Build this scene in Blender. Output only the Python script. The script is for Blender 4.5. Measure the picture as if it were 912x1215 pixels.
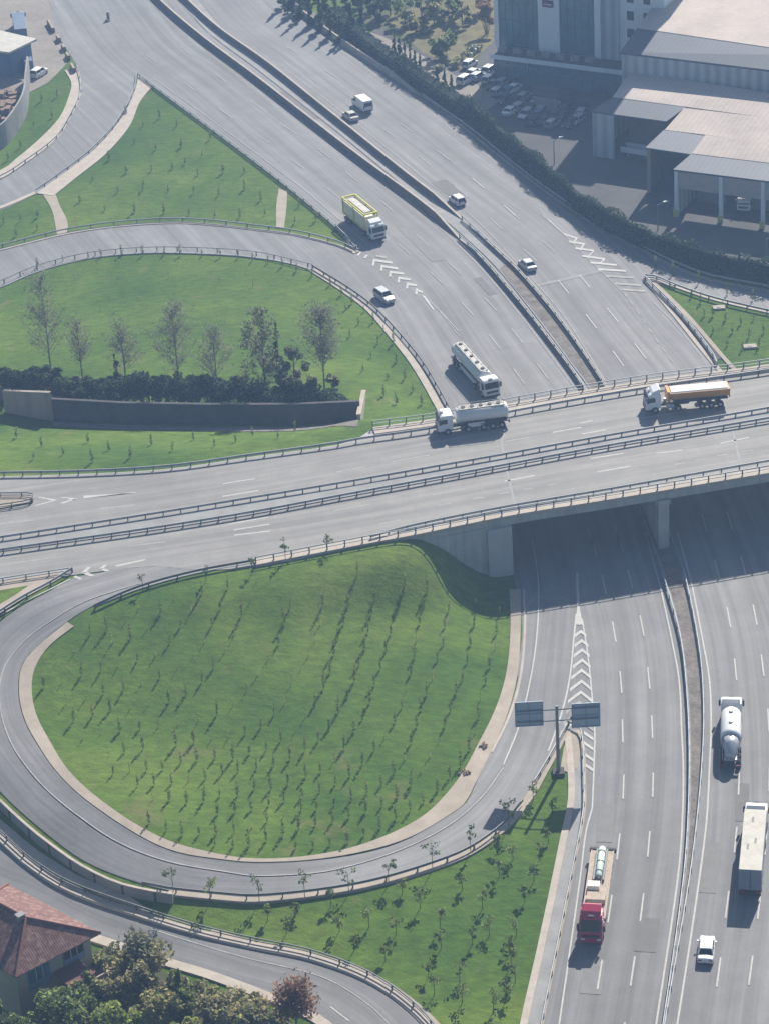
import bpy, math, random
import numpy as np
from mathutils import Vector, Matrix, geometry
random.seed(7); rng = np.random.RandomState(5)
for o in list(bpy.data.objects): bpy.data.objects.remove(o)
SC = bpy.context.scene
COL = SC.collection

# ------------------------------------------------------------------ camera
FPX, PITCH, ROLL, CAMH = 3350.0, math.radians(29.4), math.radians(3.5), 194.0
_r0 = Vector((1, 0, 0)); _u0 = Vector((0, math.sin(PITCH), math.cos(PITCH)))
FWD = Vector((0, math.cos(PITCH), -math.sin(PITCH)))
RGT = _r0*math.cos(ROLL) - _u0*math.sin(ROLL)
UPV = _r0*math.sin(ROLL) + _u0*math.cos(ROLL)
CAM = Vector((0, 0, CAMH))
cd = bpy.data.cameras.new('camera'); cam = bpy.data.objects.new('camera', cd); COL.objects.link(cam)
M = Matrix((RGT, UPV, -FWD)).transposed().to_4x4(); M.translation = CAM
cam.matrix_world = M
cd.sensor_fit = 'VERTICAL'; cd.sensor_height = 24.0; cd.lens = FPX/1215*24.0
cd.clip_start = 1.0; cd.clip_end = 6000
SC.camera = cam

def ray(px, py):
    return (FWD*FPX + RGT*(px-456.0) + UPV*(607.5-py)).normalized()
def up(px, py, z=0.0):
    d = ray(px, py); t = (z-CAMH)/d.z
    return CAM + d*t

# ------------------------------------------------------------------ light
_b = up(662, 917); _t = up(634, 969)
_h = Vector((_b.x-_t.x, _b.y-_t.y, 0)); SUNV = Vector((_h.x, _h.y, _h.length/1.36)).normalized()          # towards the sun
EL = math.asin(SUNV.z); AZ = math.atan2(SUNV.x, SUNV.y)
w = bpy.data.worlds.new('World'); SC.world = w; w.use_nodes = True
nt = w.node_tree; nt.nodes.clear()
sky = nt.nodes.new('ShaderNodeTexSky'); sky.sky_type = 'NISHITA'; sky.sun_disc = False
sky.sun_elevation = EL; sky.sun_rotation = AZ; sky.air_density = 1.3; sky.dust_density = 1.5; sky.ozone_density = 2.0
bg = nt.nodes.new('ShaderNodeBackground'); bg.inputs['Strength'].default_value = 0.05
wo = nt.nodes.new('ShaderNodeOutputWorld')
nt.links.new(sky.outputs[0], bg.inputs[0]); nt.links.new(bg.outputs[0], wo.inputs[0])
sd = bpy.data.lights.new('sun', 'SUN'); sd.energy = 5.0; sd.angle = math.radians(0.6); sd.color = (1.0, 0.93, 0.82)
sun = bpy.data.objects.new('sun', sd); COL.objects.link(sun)
sun.rotation_euler = SUNV.to_track_quat('Z', 'Y').to_euler(); sun.location = (0, 300, 260)
SC.view_settings.view_transform = 'Standard'; SC.view_settings.look = 'None'
SC.view_settings.exposure = 0.86; SC.view_settings.gamma = 1.0

# ------------------------------------------------------------------ materials
def mat(name, col, rough=0.85, var=0.0, scale=1.0, col2=None, metal=0.0, bump=0.0, spec=0.3, fine=0.0, fscale=8.0, thresh=None, coat=0):
    m = bpy.data.materials.new(name); m.use_nodes = True
    n = m.node_tree.nodes; l = m.node_tree.links; b = n['Principled BSDF']
    b.inputs['Roughness'].default_value = rough; b.inputs['Metallic'].default_value = metal
    b.inputs['Specular IOR Level'].default_value = spec
    if coat: b.inputs['Coat Weight'].default_value = coat
    tc = n.new('ShaderNodeTexCoord')
    c1 = tuple(col)+(1,)
    if col2 is None:
        col2 = tuple(min(1, c*(1+var)) for c in col); c1 = tuple(c*(1-var) for c in col)+(1,)
    c2 = tuple(col2)+(1,)
    nz = n.new('ShaderNodeTexNoise'); nz.inputs['Scale'].default_value = scale; nz.inputs['Detail'].default_value = 6
    nz.inputs['Roughness'].default_value = 0.6
    l.new(tc.outputs['Object'], nz.inputs['Vector'])
    rp = n.new('ShaderNodeValToRGB'); a, z = thresh or (0.3, 0.7)
    rp.color_ramp.elements[0].position = a; rp.color_ramp.elements[1].position = z
    rp.color_ramp.elements[0].color = c1; rp.color_ramp.elements[1].color = c2
    l.new(nz.outputs['Fac'], rp.inputs['Fac']); out = rp.outputs['Color']
    if fine:
        n2 = n.new('ShaderNodeTexNoise'); n2.inputs['Scale'].default_value = fscale; n2.inputs['Detail'].default_value = 4
        l.new(tc.outputs['Object'], n2.inputs['Vector'])
        mr = n.new('ShaderNodeMapRange'); mr.inputs['From Min'].default_value = .3; mr.inputs['From Max'].default_value = .7
        mr.inputs['To Min'].default_value = 1-fine; mr.inputs['To Max'].default_value = 1+fine
        l.new(n2.outputs['Fac'], mr.inputs['Value'])
        vm = n.new('ShaderNodeVectorMath'); vm.operation = 'SCALE'
        l.new(out, vm.inputs[0]); l.new(mr.outputs[0], vm.inputs['Scale']); out = vm.outputs[0]
    l.new(out, b.inputs['Base Color'])
    if bump:
        bp = n.new('ShaderNodeBump'); bp.inputs['Strength'].default_value = bump; bp.inputs['Distance'].default_value = 0.05
        l.new(nz.outputs['Fac'], bp.inputs['Height']); l.new(bp.outputs[0], b.inputs['Normal'])
    return m

def asphalt(name, col, streak=0.16, patchv=0.10):
    """asphalt with wheel-track streaks running along the road (UV: x along, y across, in metres)"""
    m = bpy.data.materials.new(name); m.use_nodes = True
    n = m.node_tree.nodes; l = m.node_tree.links; b = n['Principled BSDF']
    b.inputs['Roughness'].default_value = 0.75; b.inputs['Specular IOR Level'].default_value = 0.35
    tc = n.new('ShaderNodeTexCoord')
    def noise(src, sc, scale, det=4):
        mp = n.new('ShaderNodeMapping'); mp.inputs['Scale'].default_value = sc
        l.new(tc.outputs[src], mp.inputs['Vector'])
        z = n.new('ShaderNodeTexNoise'); z.inputs['Scale'].default_value = scale; z.inputs['Detail'].default_value = det
        l.new(mp.outputs[0], z.inputs['Vector']); return z.outputs['Fac']
    def mrange(s, lo, hi, a=.3, z=.7):
        r = n.new('ShaderNodeMapRange'); r.inputs['From Min'].default_value = a; r.inputs['From Max'].default_value = z
        r.inputs['To Min'].default_value = lo; r.inputs['To Max'].default_value = hi; l.new(s, r.inputs['Value']); return r.outputs[0]
    def mul(a, c):
        k = n.new('ShaderNodeMath'); k.operation = 'MULTIPLY'; l.new(a, k.inputs[0]); l.new(c, k.inputs[1]); return k.outputs[0]
    s1 = mrange(noise('UV', (0.012, 0.55, 1), 1.0, 3), 1-streak, 1+streak)
    s2 = mrange(noise('Object', (1, 1, 1), 0.06, 5), 1-patchv, 1+patchv)
    s3 = mrange(noise('Object', (1, 1, 1), 2.5, 5), 0.95, 1.05)
    s4 = mrange(noise('UV', (0.05, 2.2, 1), 1.0, 3), 1-streak*.45, 1+streak*.45)
    sx = n.new('ShaderNodeSeparateXYZ'); l.new(tc.outputs['UV'], sx.inputs[0])
    wm = n.new('ShaderNodeMath'); wm.operation = 'MULTIPLY'; wm.inputs[1].default_value = 2*math.pi/1.8; l.new(sx.outputs['Y'], wm.inputs[0])
    ws = n.new('ShaderNodeMath'); ws.operation = 'SINE'; l.new(wm.outputs[0], ws.inputs[0])
    s5 = mul(mrange(ws.outputs[0], .965, 1.035, -1, 1), mrange(noise('Object', (1, 1, 1), .35, 6), .95, 1.03, .45, .6))
    f = mul(mul(mul(s1, s2), mul(s3, s4)), s5)
    vm = n.new('ShaderNodeVectorMath'); vm.operation = 'SCALE'; vm.inputs[0].default_value = col
    l.new(f, vm.inputs['Scale']); l.new(vm.outputs[0], b.inputs['Base Color'])
    return m

MT = {}
MT['asphalt'] = asphalt('asphalt', (0.162, 0.163, 0.168), .22, .12)
MT['asphalt_deck'] = asphalt('asphalt_deck', (0.214, 0.208, 0.202), 0.18, .10)
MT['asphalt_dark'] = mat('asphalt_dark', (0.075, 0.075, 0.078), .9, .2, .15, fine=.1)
MT['paint'] = mat('road_paint', (0.40, 0.40, 0.385), .7, .12, 1.5, fine=.15)
MT['paint_faded'] = mat('road_paint_faded', (0.315, 0.31, 0.30), .8, .2, .8, fine=.15)
MT['concrete'] = mat('concrete', (0.33, 0.285, 0.235), .9, .14, .4, fine=.1)
MT['concrete_light'] = mat('concrete_light', (0.40, 0.355, 0.305), .9, .14, .6, fine=.1)
MT['concrete_grey'] = mat('concrete_grey', (0.26, 0.26, 0.26), .9, .15, .35, fine=.12)
MT['soil'] = mat('soil', (0.165, 0.148, 0.135), .95, .3, .5, fine=.25, fscale=3)
MT['dust'] = mat('dusty_ground', (0.24, 0.215, 0.19), .95, .18, .12, fine=.12, fscale=1.5)
MT['galv'] = mat('galvanised_steel', (0.30, 0.32, 0.34), .6, .12, 1, metal=.2)
MT['galv_dark'] = mat('weathered_steel', (0.14, 0.15, 0.16), .6, .15, 1, metal=.3)
MT['pole'] = mat('painted_pole', (0.20, 0.21, 0.23), .6, .1, 1)
MT['white_paint'] = mat('white_vehicle_paint', (0.72, 0.73, 0.74), .35, .03, 1, spec=.5, coat=.3)
MT['offwhite'] = mat('off_white_paint', (0.66, 0.66, 0.65), .5, .07, .8)
MT['dirty_white'] = mat('dusty_tarpaulin', (0.50, 0.48, 0.43), .8, .14, .9, fine=.08)
MT['glass'] = mat('dark_glass', (0.02, 0.025, 0.03), .12, .05, 1, spec=.6)
MT['rubber'] = mat('rubber', (0.02, 0.02, 0.02), .85, .1, 3)
MT['chassis'] = mat('chassis_grey', (0.045, 0.045, 0.05), .7, .1, 2)
MT['red'] = mat('red_paint', (0.42, 0.02, 0.07), .4, .06, 1, spec=.5, coat=.3)
MT['orange'] = mat('orange_paint', (0.50, 0.24, 0.05), .55, .12, 1.2)
MT['yellow'] = mat('yellow_paint', (0.60, 0.55, 0.12), .5, .08, 1)
MT['silver'] = mat('silver_paint', (0.45, 0.46, 0.48), .35, .03, 1, metal=.3)
MT['blue'] = mat('blue_paint', (0.10, 0.17, 0.28), .5, .08, 1)
MT['darkcar'] = mat('dark_car_paint', (0.04, 0.05, 0.065), .35, .05, 1)
MT['lamp_red'] = mat('tail_lamp', (0.35, 0.02, 0.02), .4)
MT['lamp_white'] = mat('head_lamp', (0.6, 0.62, 0.65), .2)
MT['timber'] = mat('timber_deck', (0.42, 0.345, 0.28), .85, .18, 1.5)
MT['green_pale'] = mat('pale_green_tank', (0.58, 0.74, 0.64), .3, .06, 1)
MT['bark'] = mat('bark', (0.16, 0.13, 0.11), .95, .2, 3)
MT['bark_pale'] = mat('pale_bark', (0.22, 0.20, 0.18), .95, .2, 3)
def leafm(name, c, var=.35, sc=.7):
    m = mat(name, c, .8, var, sc, spec=.2)
    b = m.node_tree.nodes['Principled BSDF']
    n = m.node_tree.nodes; l = m.node_tree.links; out = n['Material Output']
    tr = n.new('ShaderNodeBsdfTranslucent'); mx = n.new('ShaderNodeMixShader'); mx.inputs[0].default_value = .5
    vb = n.new('ShaderNodeVectorMath'); vb.operation = 'SCALE'; vb.inputs['Scale'].default_value = 1.7; l.new(b.inputs['Base Color'].links[0].from_socket, vb.inputs[0]); l.new(vb.outputs[0], tr.inputs['Color']); l.new(b.outputs[0], mx.inputs[1]); l.new(tr.outputs[0], mx.inputs[2]); l.new(mx.outputs[0], out.inputs['Surface'])
    return m
MT['leaf'] = leafm('leaf_green', (0.15, 0.19, 0.065))
MT['leaf_dark'] = leafm('leaf_dark_green', (0.062, 0.09, 0.045))
MT['leaf_olive'] = leafm('leaf_olive', (0.27, 0.245, 0.12))
MT['leaf_lime'] = leafm('leaf_yellow_green', (0.19, 0.23, 0.055))
MT['leaf_pale'] = leafm('leaf_pale_young', (0.19, 0.21, 0.08))
MT['leaf_red'] = leafm('leaf_russet', (0.21, 0.125, 0.085))
MT['twig'] = leafm('bare_twig', (0.15, 0.155, 0.105), .2)
MT['sap_leaf'] = leafm('sapling_leaf', (0.085, 0.125, 0.035))
MT['hedge'] = leafm('hedge_leaf', (0.012, 0.028, 0.026))

def grass_mat():
    m = bpy.data.materials.new('grass'); m.use_nodes = True
    n = m.node_tree.nodes; l = m.node_tree.links; b = n['Principled BSDF']
    b.inputs['Roughness'].default_value = 0.95; b.inputs['Specular IOR Level'].default_value = 0.15
    tc = n.new('ShaderNodeTexCoord')
    def ns(scale, det, vec=(1, 1, 1), dist=0):
        mp = n.new('ShaderNodeMapping'); mp.inputs['Scale'].default_value = vec; mp.inputs['Rotation'].default_value = (0, 0, .5)
        l.new(tc.outputs['Object'], mp.inputs['Vector'])
        z = n.new('ShaderNodeTexNoise'); z.inputs['Scale'].default_value = scale; z.inputs['Detail'].default_value = det
        z.inputs['Distortion'].default_value = dist; z.inputs['Roughness'].default_value = .65
        l.new(mp.outputs[0], z.inputs['Vector']); return z.outputs['Fac']
    r1 = n.new('ShaderNodeValToRGB'); e = r1.color_ramp.elements
    e[0].position = .32; e[0].color = (0.036, 0.086, 0.011, 1); e[1].position = .70; e[1].color = (0.122, 0.174, 0.028, 1)
    k = r1.color_ramp.elements.new(.5); k.color = (0.066, 0.122, 0.015, 1)
    l.new(ns(0.030, 7, dist=.8), r1.inputs['Fac'])
    r2 = n.new('ShaderNodeMapRange'); r2.inputs['From Min'].default_value = .3; r2.inputs['From Max'].default_value = .7
    r2.inputs['To Min'].default_value = .70; r2.inputs['To Max'].default_value = 1.30
    l.new(ns(.55, 6, (1, 2.2, 1)), r2.inputs['Value'])
    vm = n.new('ShaderNodeVectorMath'); vm.operation = 'SCALE'
    l.new(r1.outputs[0], vm.inputs[0]); l.new(r2.outputs[0], vm.inputs['Scale'])
    # dry brownish spots
    r3 = n.new('ShaderNodeMapRange'); r3.inputs['From Min'].default_value = .60; r3.inputs['From Max'].default_value = .75
    r3.inputs['To Min'].default_value = 0; r3.inputs['To Max'].default_value = .75
    l.new(ns(.16, 5), r3.inputs['Value'])
    mx = n.new('ShaderNodeMix'); mx.data_type = 'RGBA'
    l.new(r3.outputs[0], mx.inputs['Factor']); l.new(vm.outputs[0], mx.inputs['A']); mx.inputs['B'].default_value = (0.150, 0.140, 0.058, 1)
    l.new(mx.outputs['Result'], b.inputs['Base Color'])
    bp = n.new('ShaderNodeBump'); bp.inputs['Strength'].default_value = .8; bp.inputs['Distance'].default_value = .15
    l.new(ns(2.2, 5), bp.inputs['Height']); l.new(bp.outputs[0], b.inputs['Normal'])
    return m
MT['grass'] = grass_mat()
def streaky(name, c, var=.22):
    m = mat(name, c, .9, .12, .3, fine=.08); n = m.node_tree.nodes; l = m.node_tree.links; b = n['Principled BSDF']
    src = b.inputs['Base Color'].links[0].from_socket; tc = n.new('ShaderNodeTexCoord'); mp = n.new('ShaderNodeMapping'); mp.inputs['Scale'].default_value = (1, 1, .06)
    l.new(tc.outputs['Object'], mp.inputs['Vector']); z = n.new('ShaderNodeTexNoise'); z.inputs['Scale'].default_value = 1.1; z.inputs['Detail'].default_value = 5; l.new(mp.outputs[0], z.inputs['Vector'])
    mr = n.new('ShaderNodeMapRange'); mr.inputs['From Min'].default_value = .35; mr.inputs['From Max'].default_value = .65; mr.inputs['To Min'].default_value = 1-var; mr.inputs['To Max'].default_value = 1+var*.5; l.new(z.outputs['Fac'], mr.inputs['Value'])
    vm = n.new('ShaderNodeVectorMath'); vm.operation = 'SCALE'; l.new(src, vm.inputs[0]); l.new(mr.outputs[0], vm.inputs['Scale']); l.new(vm.outputs[0], b.inputs['Base Color']); return m
MT['stained'] = streaky('stained_concrete_face', (0.40, 0.40, 0.39), .16)
MT['wall_dark'] = streaky('weathered_wall_face', (0.125, 0.118, 0.130), .3)

def corrugated(name, c, sc, dirx=True, amt=.12, rough=.6):
    m = mat(name, c, rough, .13, .12, fine=.06, fscale=1.2); n = m.node_tree.nodes; l = m.node_tree.links; b = n['Principled BSDF']
    src = b.inputs['Base Color'].links[0].from_socket
    tc = n.new('ShaderNodeTexCoord'); wv = n.new('ShaderNodeTexWave'); wv.inputs['Scale'].default_value = sc
    wv.bands_direction = 'X' if dirx else 'Y'
    wv.inputs['Distortion'].default_value = 0.3; l.new(tc.outputs['UV'], wv.inputs['Vector'])
    mr = n.new('ShaderNodeMapRange'); mr.inputs['To Min'].default_value = 1-amt; mr.inputs['To Max'].default_value = 1+amt
    l.new(wv.outputs['Fac'], mr.inputs['Value'])
    vm = n.new('ShaderNodeVectorMath'); vm.operation = 'SCALE'; l.new(src, vm.inputs[0]); l.new(mr.outputs[0], vm.inputs['Scale'])
    l.new(vm.outputs[0], b.inputs['Base Color'])
    return m
MT['roof_cream'] = corrugated('cream_sheet_roof', (0.46, 0.40, 0.36), .35, True, .05, .9)
MT['roof_grey'] = corrugated('grey_sheet_roof', (0.075, 0.09, 0.12), .35, True, .08)
MT['sheet_white'] = corrugated('white_sheet_wall', (0.40, 0.44, 0.48), .16, True, .22)
MT['panel_white'] = mat('white_panel', (0.74, 0.77, 0.80), .5, .05, .3)
MT['curtain'] = mat('curtain_wall_glass', (0.05, 0.15, 0.21), .22, .35, .25, spec=.8)
MT['mullion'] = mat('mullion', (0.10, 0.15, 0.17), .5)
MT['brick_wall'] = mat('brown_render', (0.22, 0.155, 0.12), .95, .12, .5, fine=.1)
MT['wall_dark'] = mat('dark_wall', (0.085, 0.08, 0.085), .95, .22, .4, fine=.15)
MT['wall_cream'] = mat('cream_plaster', (0.40, 0.36, 0.27), .95, .08, .4)

def tile_mat():
    m = bpy.data.materials.new('roof_tiles'); m.use_nodes = True
    n = m.node_tree.nodes; l = m.node_tree.links; b = n['Principled BSDF']; b.inputs['Roughness'].default_value = .9
    tc = n.new('ShaderNodeTexCoord'); v = n.new('ShaderNodeTexVoronoi'); v.inputs['Scale'].default_value = 2.6
    l.new(tc.outputs['UV'], v.inputs['Vector'])
    r = n.new('ShaderNodeValToRGB'); e = r.color_ramp.elements
    e[0].color = (0.085, 0.045, 0.042, 1); e[1].color = (0.30, 0.19, 0.165, 1); k = e.new(.5); k.color = (0.155, 0.078, 0.070, 1)
    sp = n.new('ShaderNodeSeparateColor'); l.new(v.outputs['Color'], sp.inputs[0])
    nz = n.new('ShaderNodeTexNoise'); nz.inputs['Scale'].default_value = .5; nz.inputs['Detail'].default_value = 5; l.new(tc.outputs['UV'], nz.inputs['Vector'])
    mx = n.new('ShaderNodeMath'); mx.operation = 'MULTIPLY_ADD'; mx.inputs[1].default_value = .55
    ad = n.new('ShaderNodeMath'); ad.operation = 'MULTIPLY'; ad.inputs[1].default_value = .5; l.new(nz.outputs['Fac'], ad.inputs[0])
    l.new(sp.outputs[0], mx.inputs[0]); l.new(ad.outputs[0], mx.inputs[2]); l.new(mx.outputs[0], r.inputs['Fac'])
    l.new(r.outputs[0], b.inputs['Base Color'])
    wv = n.new('ShaderNodeTexWave'); wv.inputs['Scale'].default_value = 1.1; wv.bands_direction = 'X'; l.new(tc.outputs['UV'], wv.inputs['Vector'])
    bp = n.new('ShaderNodeBump'); bp.inputs['Strength'].default_value = .25; bp.inputs['Distance'].default_value = .06
    l.new(wv.outputs['Fac'], bp.inputs['Height']); l.new(bp.outputs[0], b.inputs['Normal'])
    return m
MT['tiles'] = tile_mat()

# ------------------------------------------------------------------ object helpers
def meta(o, label=None, cat=None, group=None, kind=None):
    if label: o['label'] = label
    if cat: o['category'] = cat
    if group: o['group'] = group
    if kind: o['kind'] = kind
    return o
class MB:
    def __init__(s): s.v = []; s.f = []; s.uv = None
    def add(s, vs, fs):
        k = len(s.v); s.v += [tuple(p) for p in vs]; s.f += [tuple(i+k for i in f) for f in fs]; return s
    def box(s, x0, x1, y0, y1, z0, z1, tx=0, ty=0, ox=0):
        """box; tx, ty shrink the top; ox shifts the top in x"""
        v = [(x0, y0, z0), (x1, y0, z0), (x1, y1, z0), (x0, y1, z0),
             (x0+tx+ox, y0+ty, z1), (x1-tx+ox, y0+ty, z1), (x1-tx+ox, y1-ty, z1), (x0+tx+ox, y1-ty, z1)]
        return s.add(v, [(3, 2, 1, 0), (4, 5, 6, 7), (0, 1, 5, 4), (1, 2, 6, 5), (2, 3, 7, 6), (3, 0, 4, 7)])
    def prism_y(s, prof, y0, y1, inset=0):
        """side profile [(x,z)...] counter-clockwise extruded across y"""
        n = len(prof); c = (sum(p[0] for p in prof)/n, sum(p[1] for p in prof)/n)
        vs = [(p[0], y0, p[1]) for p in prof] + [(p[0], y1, p[1]) for p in prof]
        fs = [tuple(range(n)), tuple(range(2*n-1, n-1, -1))]
        fs += [(i, n+i, n+(i+1) % n, (i+1) % n) for i in range(n)]
        return s.add(vs, fs)
    def prism_z(s, poly, z0, z1):
        n = len(poly)
        vs = [(p[0], p[1], z0) for p in poly] + [(p[0], p[1], z1) for p in poly]
        return s.add(vs, [tuple(range(n-1, -1, -1)), tuple(range(n, 2*n))] + [(i, (i+1) % n, n+(i+1) % n, n+i) for i in range(n)])
    def tube(s, p0, p1, r0, r1=None, n=6, caps=True):
        r1 = r0 if r1 is None else r1
        p0 = Vector(p0); p1 = Vector(p1); d = (p1-p0).normalized()
        a = d.orthogonal().normalized(); b = d.cross(a)
        vs = []
        for p, r in ((p0, r0), (p1, r1)):
            for i in range(n):
                t = 2*math.pi*i/n; vs.append(p + a*(r*math.cos(t)) + b*(r*math.sin(t)))
        fs = [(i, (i+1) % n, n+(i+1) % n, n+i) for i in range(n)]
        if caps: fs += [tuple(range(n-1, -1, -1)), tuple(range(n, 2*n))]
        return s.add(vs, fs)
    def loft(s, rings):
        n = len(rings[0]); vs = [p for r in rings for p in r]; fs = []
        for k in range(len(rings)-1):
            for i in range(n):
                fs.append((k*n+i, k*n+(i+1) % n, (k+1)*n+(i+1) % n, (k+1)*n+i))
        fs += [tuple(range(n-1, -1, -1)), tuple(range((len(rings)-1)*n, len(rings)*n))]
        return s.add(vs, fs)
    def mesh(s, name, m):
        me = bpy.data.meshes.new(name); me.from_pydata(s.v, [], s.f)
        if m: me.materials.append(m)
        return me
    def build(s, name, m, parent=None, off=None, smooth=False, bevel=0, world=False):
        if world and parent is not None:
            L = parent.location; s.v = [(a-L.x, b-L.y, c-L.z) for a, b, c in s.v]
        me = s.mesh(name, m); o = bpy.data.objects.new(name, me); COL.objects.link(o)
        if smooth:
            for p in me.polygons: p.use_smooth = True
        if parent is not None: o.parent = parent
        if bevel:
            md = o.modifiers.new('bevel', 'BEVEL'); md.width = bevel; md.segments = 2; md.limit_method = 'ANGLE'
        return o
def thing(name, label, cat, loc, rz=0.0, group=None):
    o = bpy.data.objects.new(name, None); COL.objects.link(o); o.empty_display_size = .5
    o.location = loc; o.rotation_euler = (0, 0, rz); return meta(o, label, cat, group)
def dup(o, loc, rz=0, label=None, group=None, sc=None):
    r = o.copy(); COL.objects.link(r); r.location = loc; r.rotation_euler = (0, 0, rz)
    if sc: r.scale = sc
    if label: r['label'] = label
    if group: r['group'] = group
    for ch in list(o.children):
        c = ch.copy(); COL.objects.link(c); c.parent = r
        for g in list(ch.children):
            d = g.copy(); COL.objects.link(d); d.parent = c
    return r

# ------------------------------------------------------------------ terrain height
DZ = 8.75
HWY = [(20, -60), (55, 20), (90, 77), (97, 107), (87, 133), (67, 167), (33, 193), (0, 213), (-60, 232, 1),
       (-60, 268, 1), (0, 250), (43, 230), (67, 213), (110, 180), (143, 143), (160, 110), (163, 87, 1),
       (190, 108), (240, 145), (300, 190), (350, 229), (400, 271), (425, 302, 1),
       (404, 293), (354, 280), (304, 273), (217, 265), (150, 268), (83, 277), (0, 297), (-60, 312, 1),
       (-60, 358, 1), (0, 340), (40, 324), (100, 308), (167, 301), (230, 301), (304, 306), (337, 311), (371, 321), (411, 347), (437, 367), (471, 404), (494, 434), (524, 484),
       (560, 560), (590, 625), (610, 690), (619, 748), (612, 800, 1), (655, 860), (672, 858, 1), (677, 905), (678, 955), (660, 1045), (640, 1130), (621, 1215), (605, 1290, 1),
       (1120, 1290, 1), (1120, 900), (1070, 720), (1000, 620), (925, 530), (845, 430), (800, 375), (761, 331, 1),
       (790, 337), (841, 354), (912, 371), (1010, 392, 1), (1010, 368, 1), (912, 346), (841, 332), (800, 317), (758, 295), (675, 247), (608, 198), (504, 117), (414, 60), (334, 0), (255, -60, 1)]
DECK_N = [(-70, 566), (0, 565), (100, 562), (200, 556), (304, 541), (404, 527), (425, 520), (442, 509), (519, 498), (608, 480), (761, 454), (912, 434), (1040, 412)]
DECK_S = [(-70, 706), (0, 695), (88, 682), (180, 672), (240, 676), (304, 672), (440, 645), (484, 637), (608, 612), (720, 594), (912, 562), (1040, 541)]

def catmull(pts, step, closed=False):
    """pts world (x,y); dense polyline"""
    P = [np.array(p[:2], float) for p in pts]; out = []
    n = len(P)
    for i in range(n-1):
        p0 = P[i-1] if i > 0 else 2*P[0]-P[1]; p1 = P[i]; p2 = P[i+1]; p3 = P[i+2] if i+2 < n else 2*P[-1]-P[-2]
        L = np.linalg.norm(p2-p1); k = max(1, int(math.ceil(L/step)))
        a = max(np.linalg.norm(p1-p0), 1e-3)**.5; b = max(L, 1e-3)**.5; c = max(np.linalg.norm(p3-p2), 1e-3)**.5
        m1 = (p2-p1)/b - (p2-p0)/(a+b) + (p1-p0)/a; m2 = (p3-p2)/c - (p3-p1)/(b+c) + (p2-p1)/b
        m1 *= b; m2 *= b
        for j in range(k):
            t = j/k; h = (2*t**3-3*t*t+1, t**3-2*t*t+t, -2*t**3+3*t*t, t**3-t*t)
            out.append(h[0]*p1+h[1]*m1+h[2]*p2+h[3]*m2)
    out.append(P[-1]); return out
def smooth_loop(pts, step=2.0):
    """closed polygon of (x,y[,corner]) world points; corners stay sharp"""
    n = len(pts); cs = [i for i, p in enumerate(pts) if len(p) > 2 and p[2]]
    if not cs: cs = [0]
    out = []
    for a in range(len(cs)):
        i = cs[a]; j = cs[(a+1) % len(cs)]
        if j <= i: j += n
        seg = [pts[k % n] for k in range(i, j+1)]
        out += catmull(seg, step)[:-1]
    return out
def flat(pl, z):
    r = []
    for p in pl:
        q = up(p[0], p[1], z); r.append((q.x, q.y)+tuple(p[2:]))
    return r
def seg_dist(X, Y, poly):
    """signed-ish distance of points to polygon: 0 inside"""
    X = np.asarray(X, float); Y = np.asarray(Y, float)
    d = np.full(X.shape, 1e9); ins = np.zeros(X.shape, bool); n = len(poly)
    for i in range(n):
        ax, ay = poly[i][:2]; bx, by = poly[(i+1) % n][:2]
        dx, dy = bx-ax, by-ay; L = dx*dx+dy*dy+1e-12
        t = np.clip(((X-ax)*dx+(Y-ay)*dy)/L, 0, 1)
        d = np.minimum(d, np.hypot(X-ax-t*dx, Y-ay-t*dy))
        c = ((ay > Y) != (by > Y)) & (X < (bx-ax)*(Y-ay)/((by-ay) if by != ay else 1e-12)+ax)
        ins ^= c
    return np.where(ins, 0.0, d), ins
HW = flat(HWY, 0.0)
DKL = flat([p for p in DECK_N if p[0] <= 443] + [p for p in DECK_S[::-1] if p[0] <= 441], DZ)
CTRL = [(150,380,.8),(300,380,1),(400,420,1.5),(60,380,1),(0,400,1.5),(100,430,2),(200,440,2.5),(300,440,2.8),(420,455,3.2),(470,470,2),
 (40,500,4),(120,503,4),(250,503,4),(350,503,4),(430,500,4.5),(480,490,4),(150,530,7.2),(300,520,7.2),(30,530,7),
 (280,545,9.4),(100,556,9.5),(0,560,9.5),(400,515,9.2),
 (300,690,9.0),(110,745,8.8),(200,760,7.6),(300,800,5.6),(400,750,5.6),(450,700,6.4),(480,655,8.6),(520,655,6.5),(560,668,3.2),(550,700,2.2),(590,740,.4),(598,690,.2),
 (550,800,1.8),(500,900,1.8),(400,900,3),(300,950,3.3),(200,900,4.5),(150,900,5.2),(60,820,7.1),(100,850,6),
 (10,760,8.4),(-10,820,7.5),(30,900,6.4),(100,975,5.2),(200,1030,4.2),(330,1045,3.2),(450,1030,2.2),(550,990,1.2),(620,920,.4),(610,850,.6),(560,915,1.0),(600,870,.5),
 (40,1012,3.3),(150,1064,3.2),(-40,985,3.8),(20,1020,3.1),(100,1072,2.7),(200,1110,2.2),(300,1150,1.5),(400,1190,.8),(480,1240,.3),
 (400,1100,1.8),(500,1100,.8),(600,1050,.2),(600,1150,.1),(650,960,.1),(540,1180,.15),(300,1095,2.2),(210,1072,3.1),
 (20,1235,.8),(120,1140,1.6),(150,1215,1),(300,1225,.8),(-80,1100,1.5),
 (-120,600,9.5),(-120,700,9.3),(-150,850,7.5),(-120,450,4),(-120,900,6.5),(-120,1020,3.2),(500,1320,0),(100,1320,.5),(-120,1300,.5),(-150,380,.5),(-150,280,0)]
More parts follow.
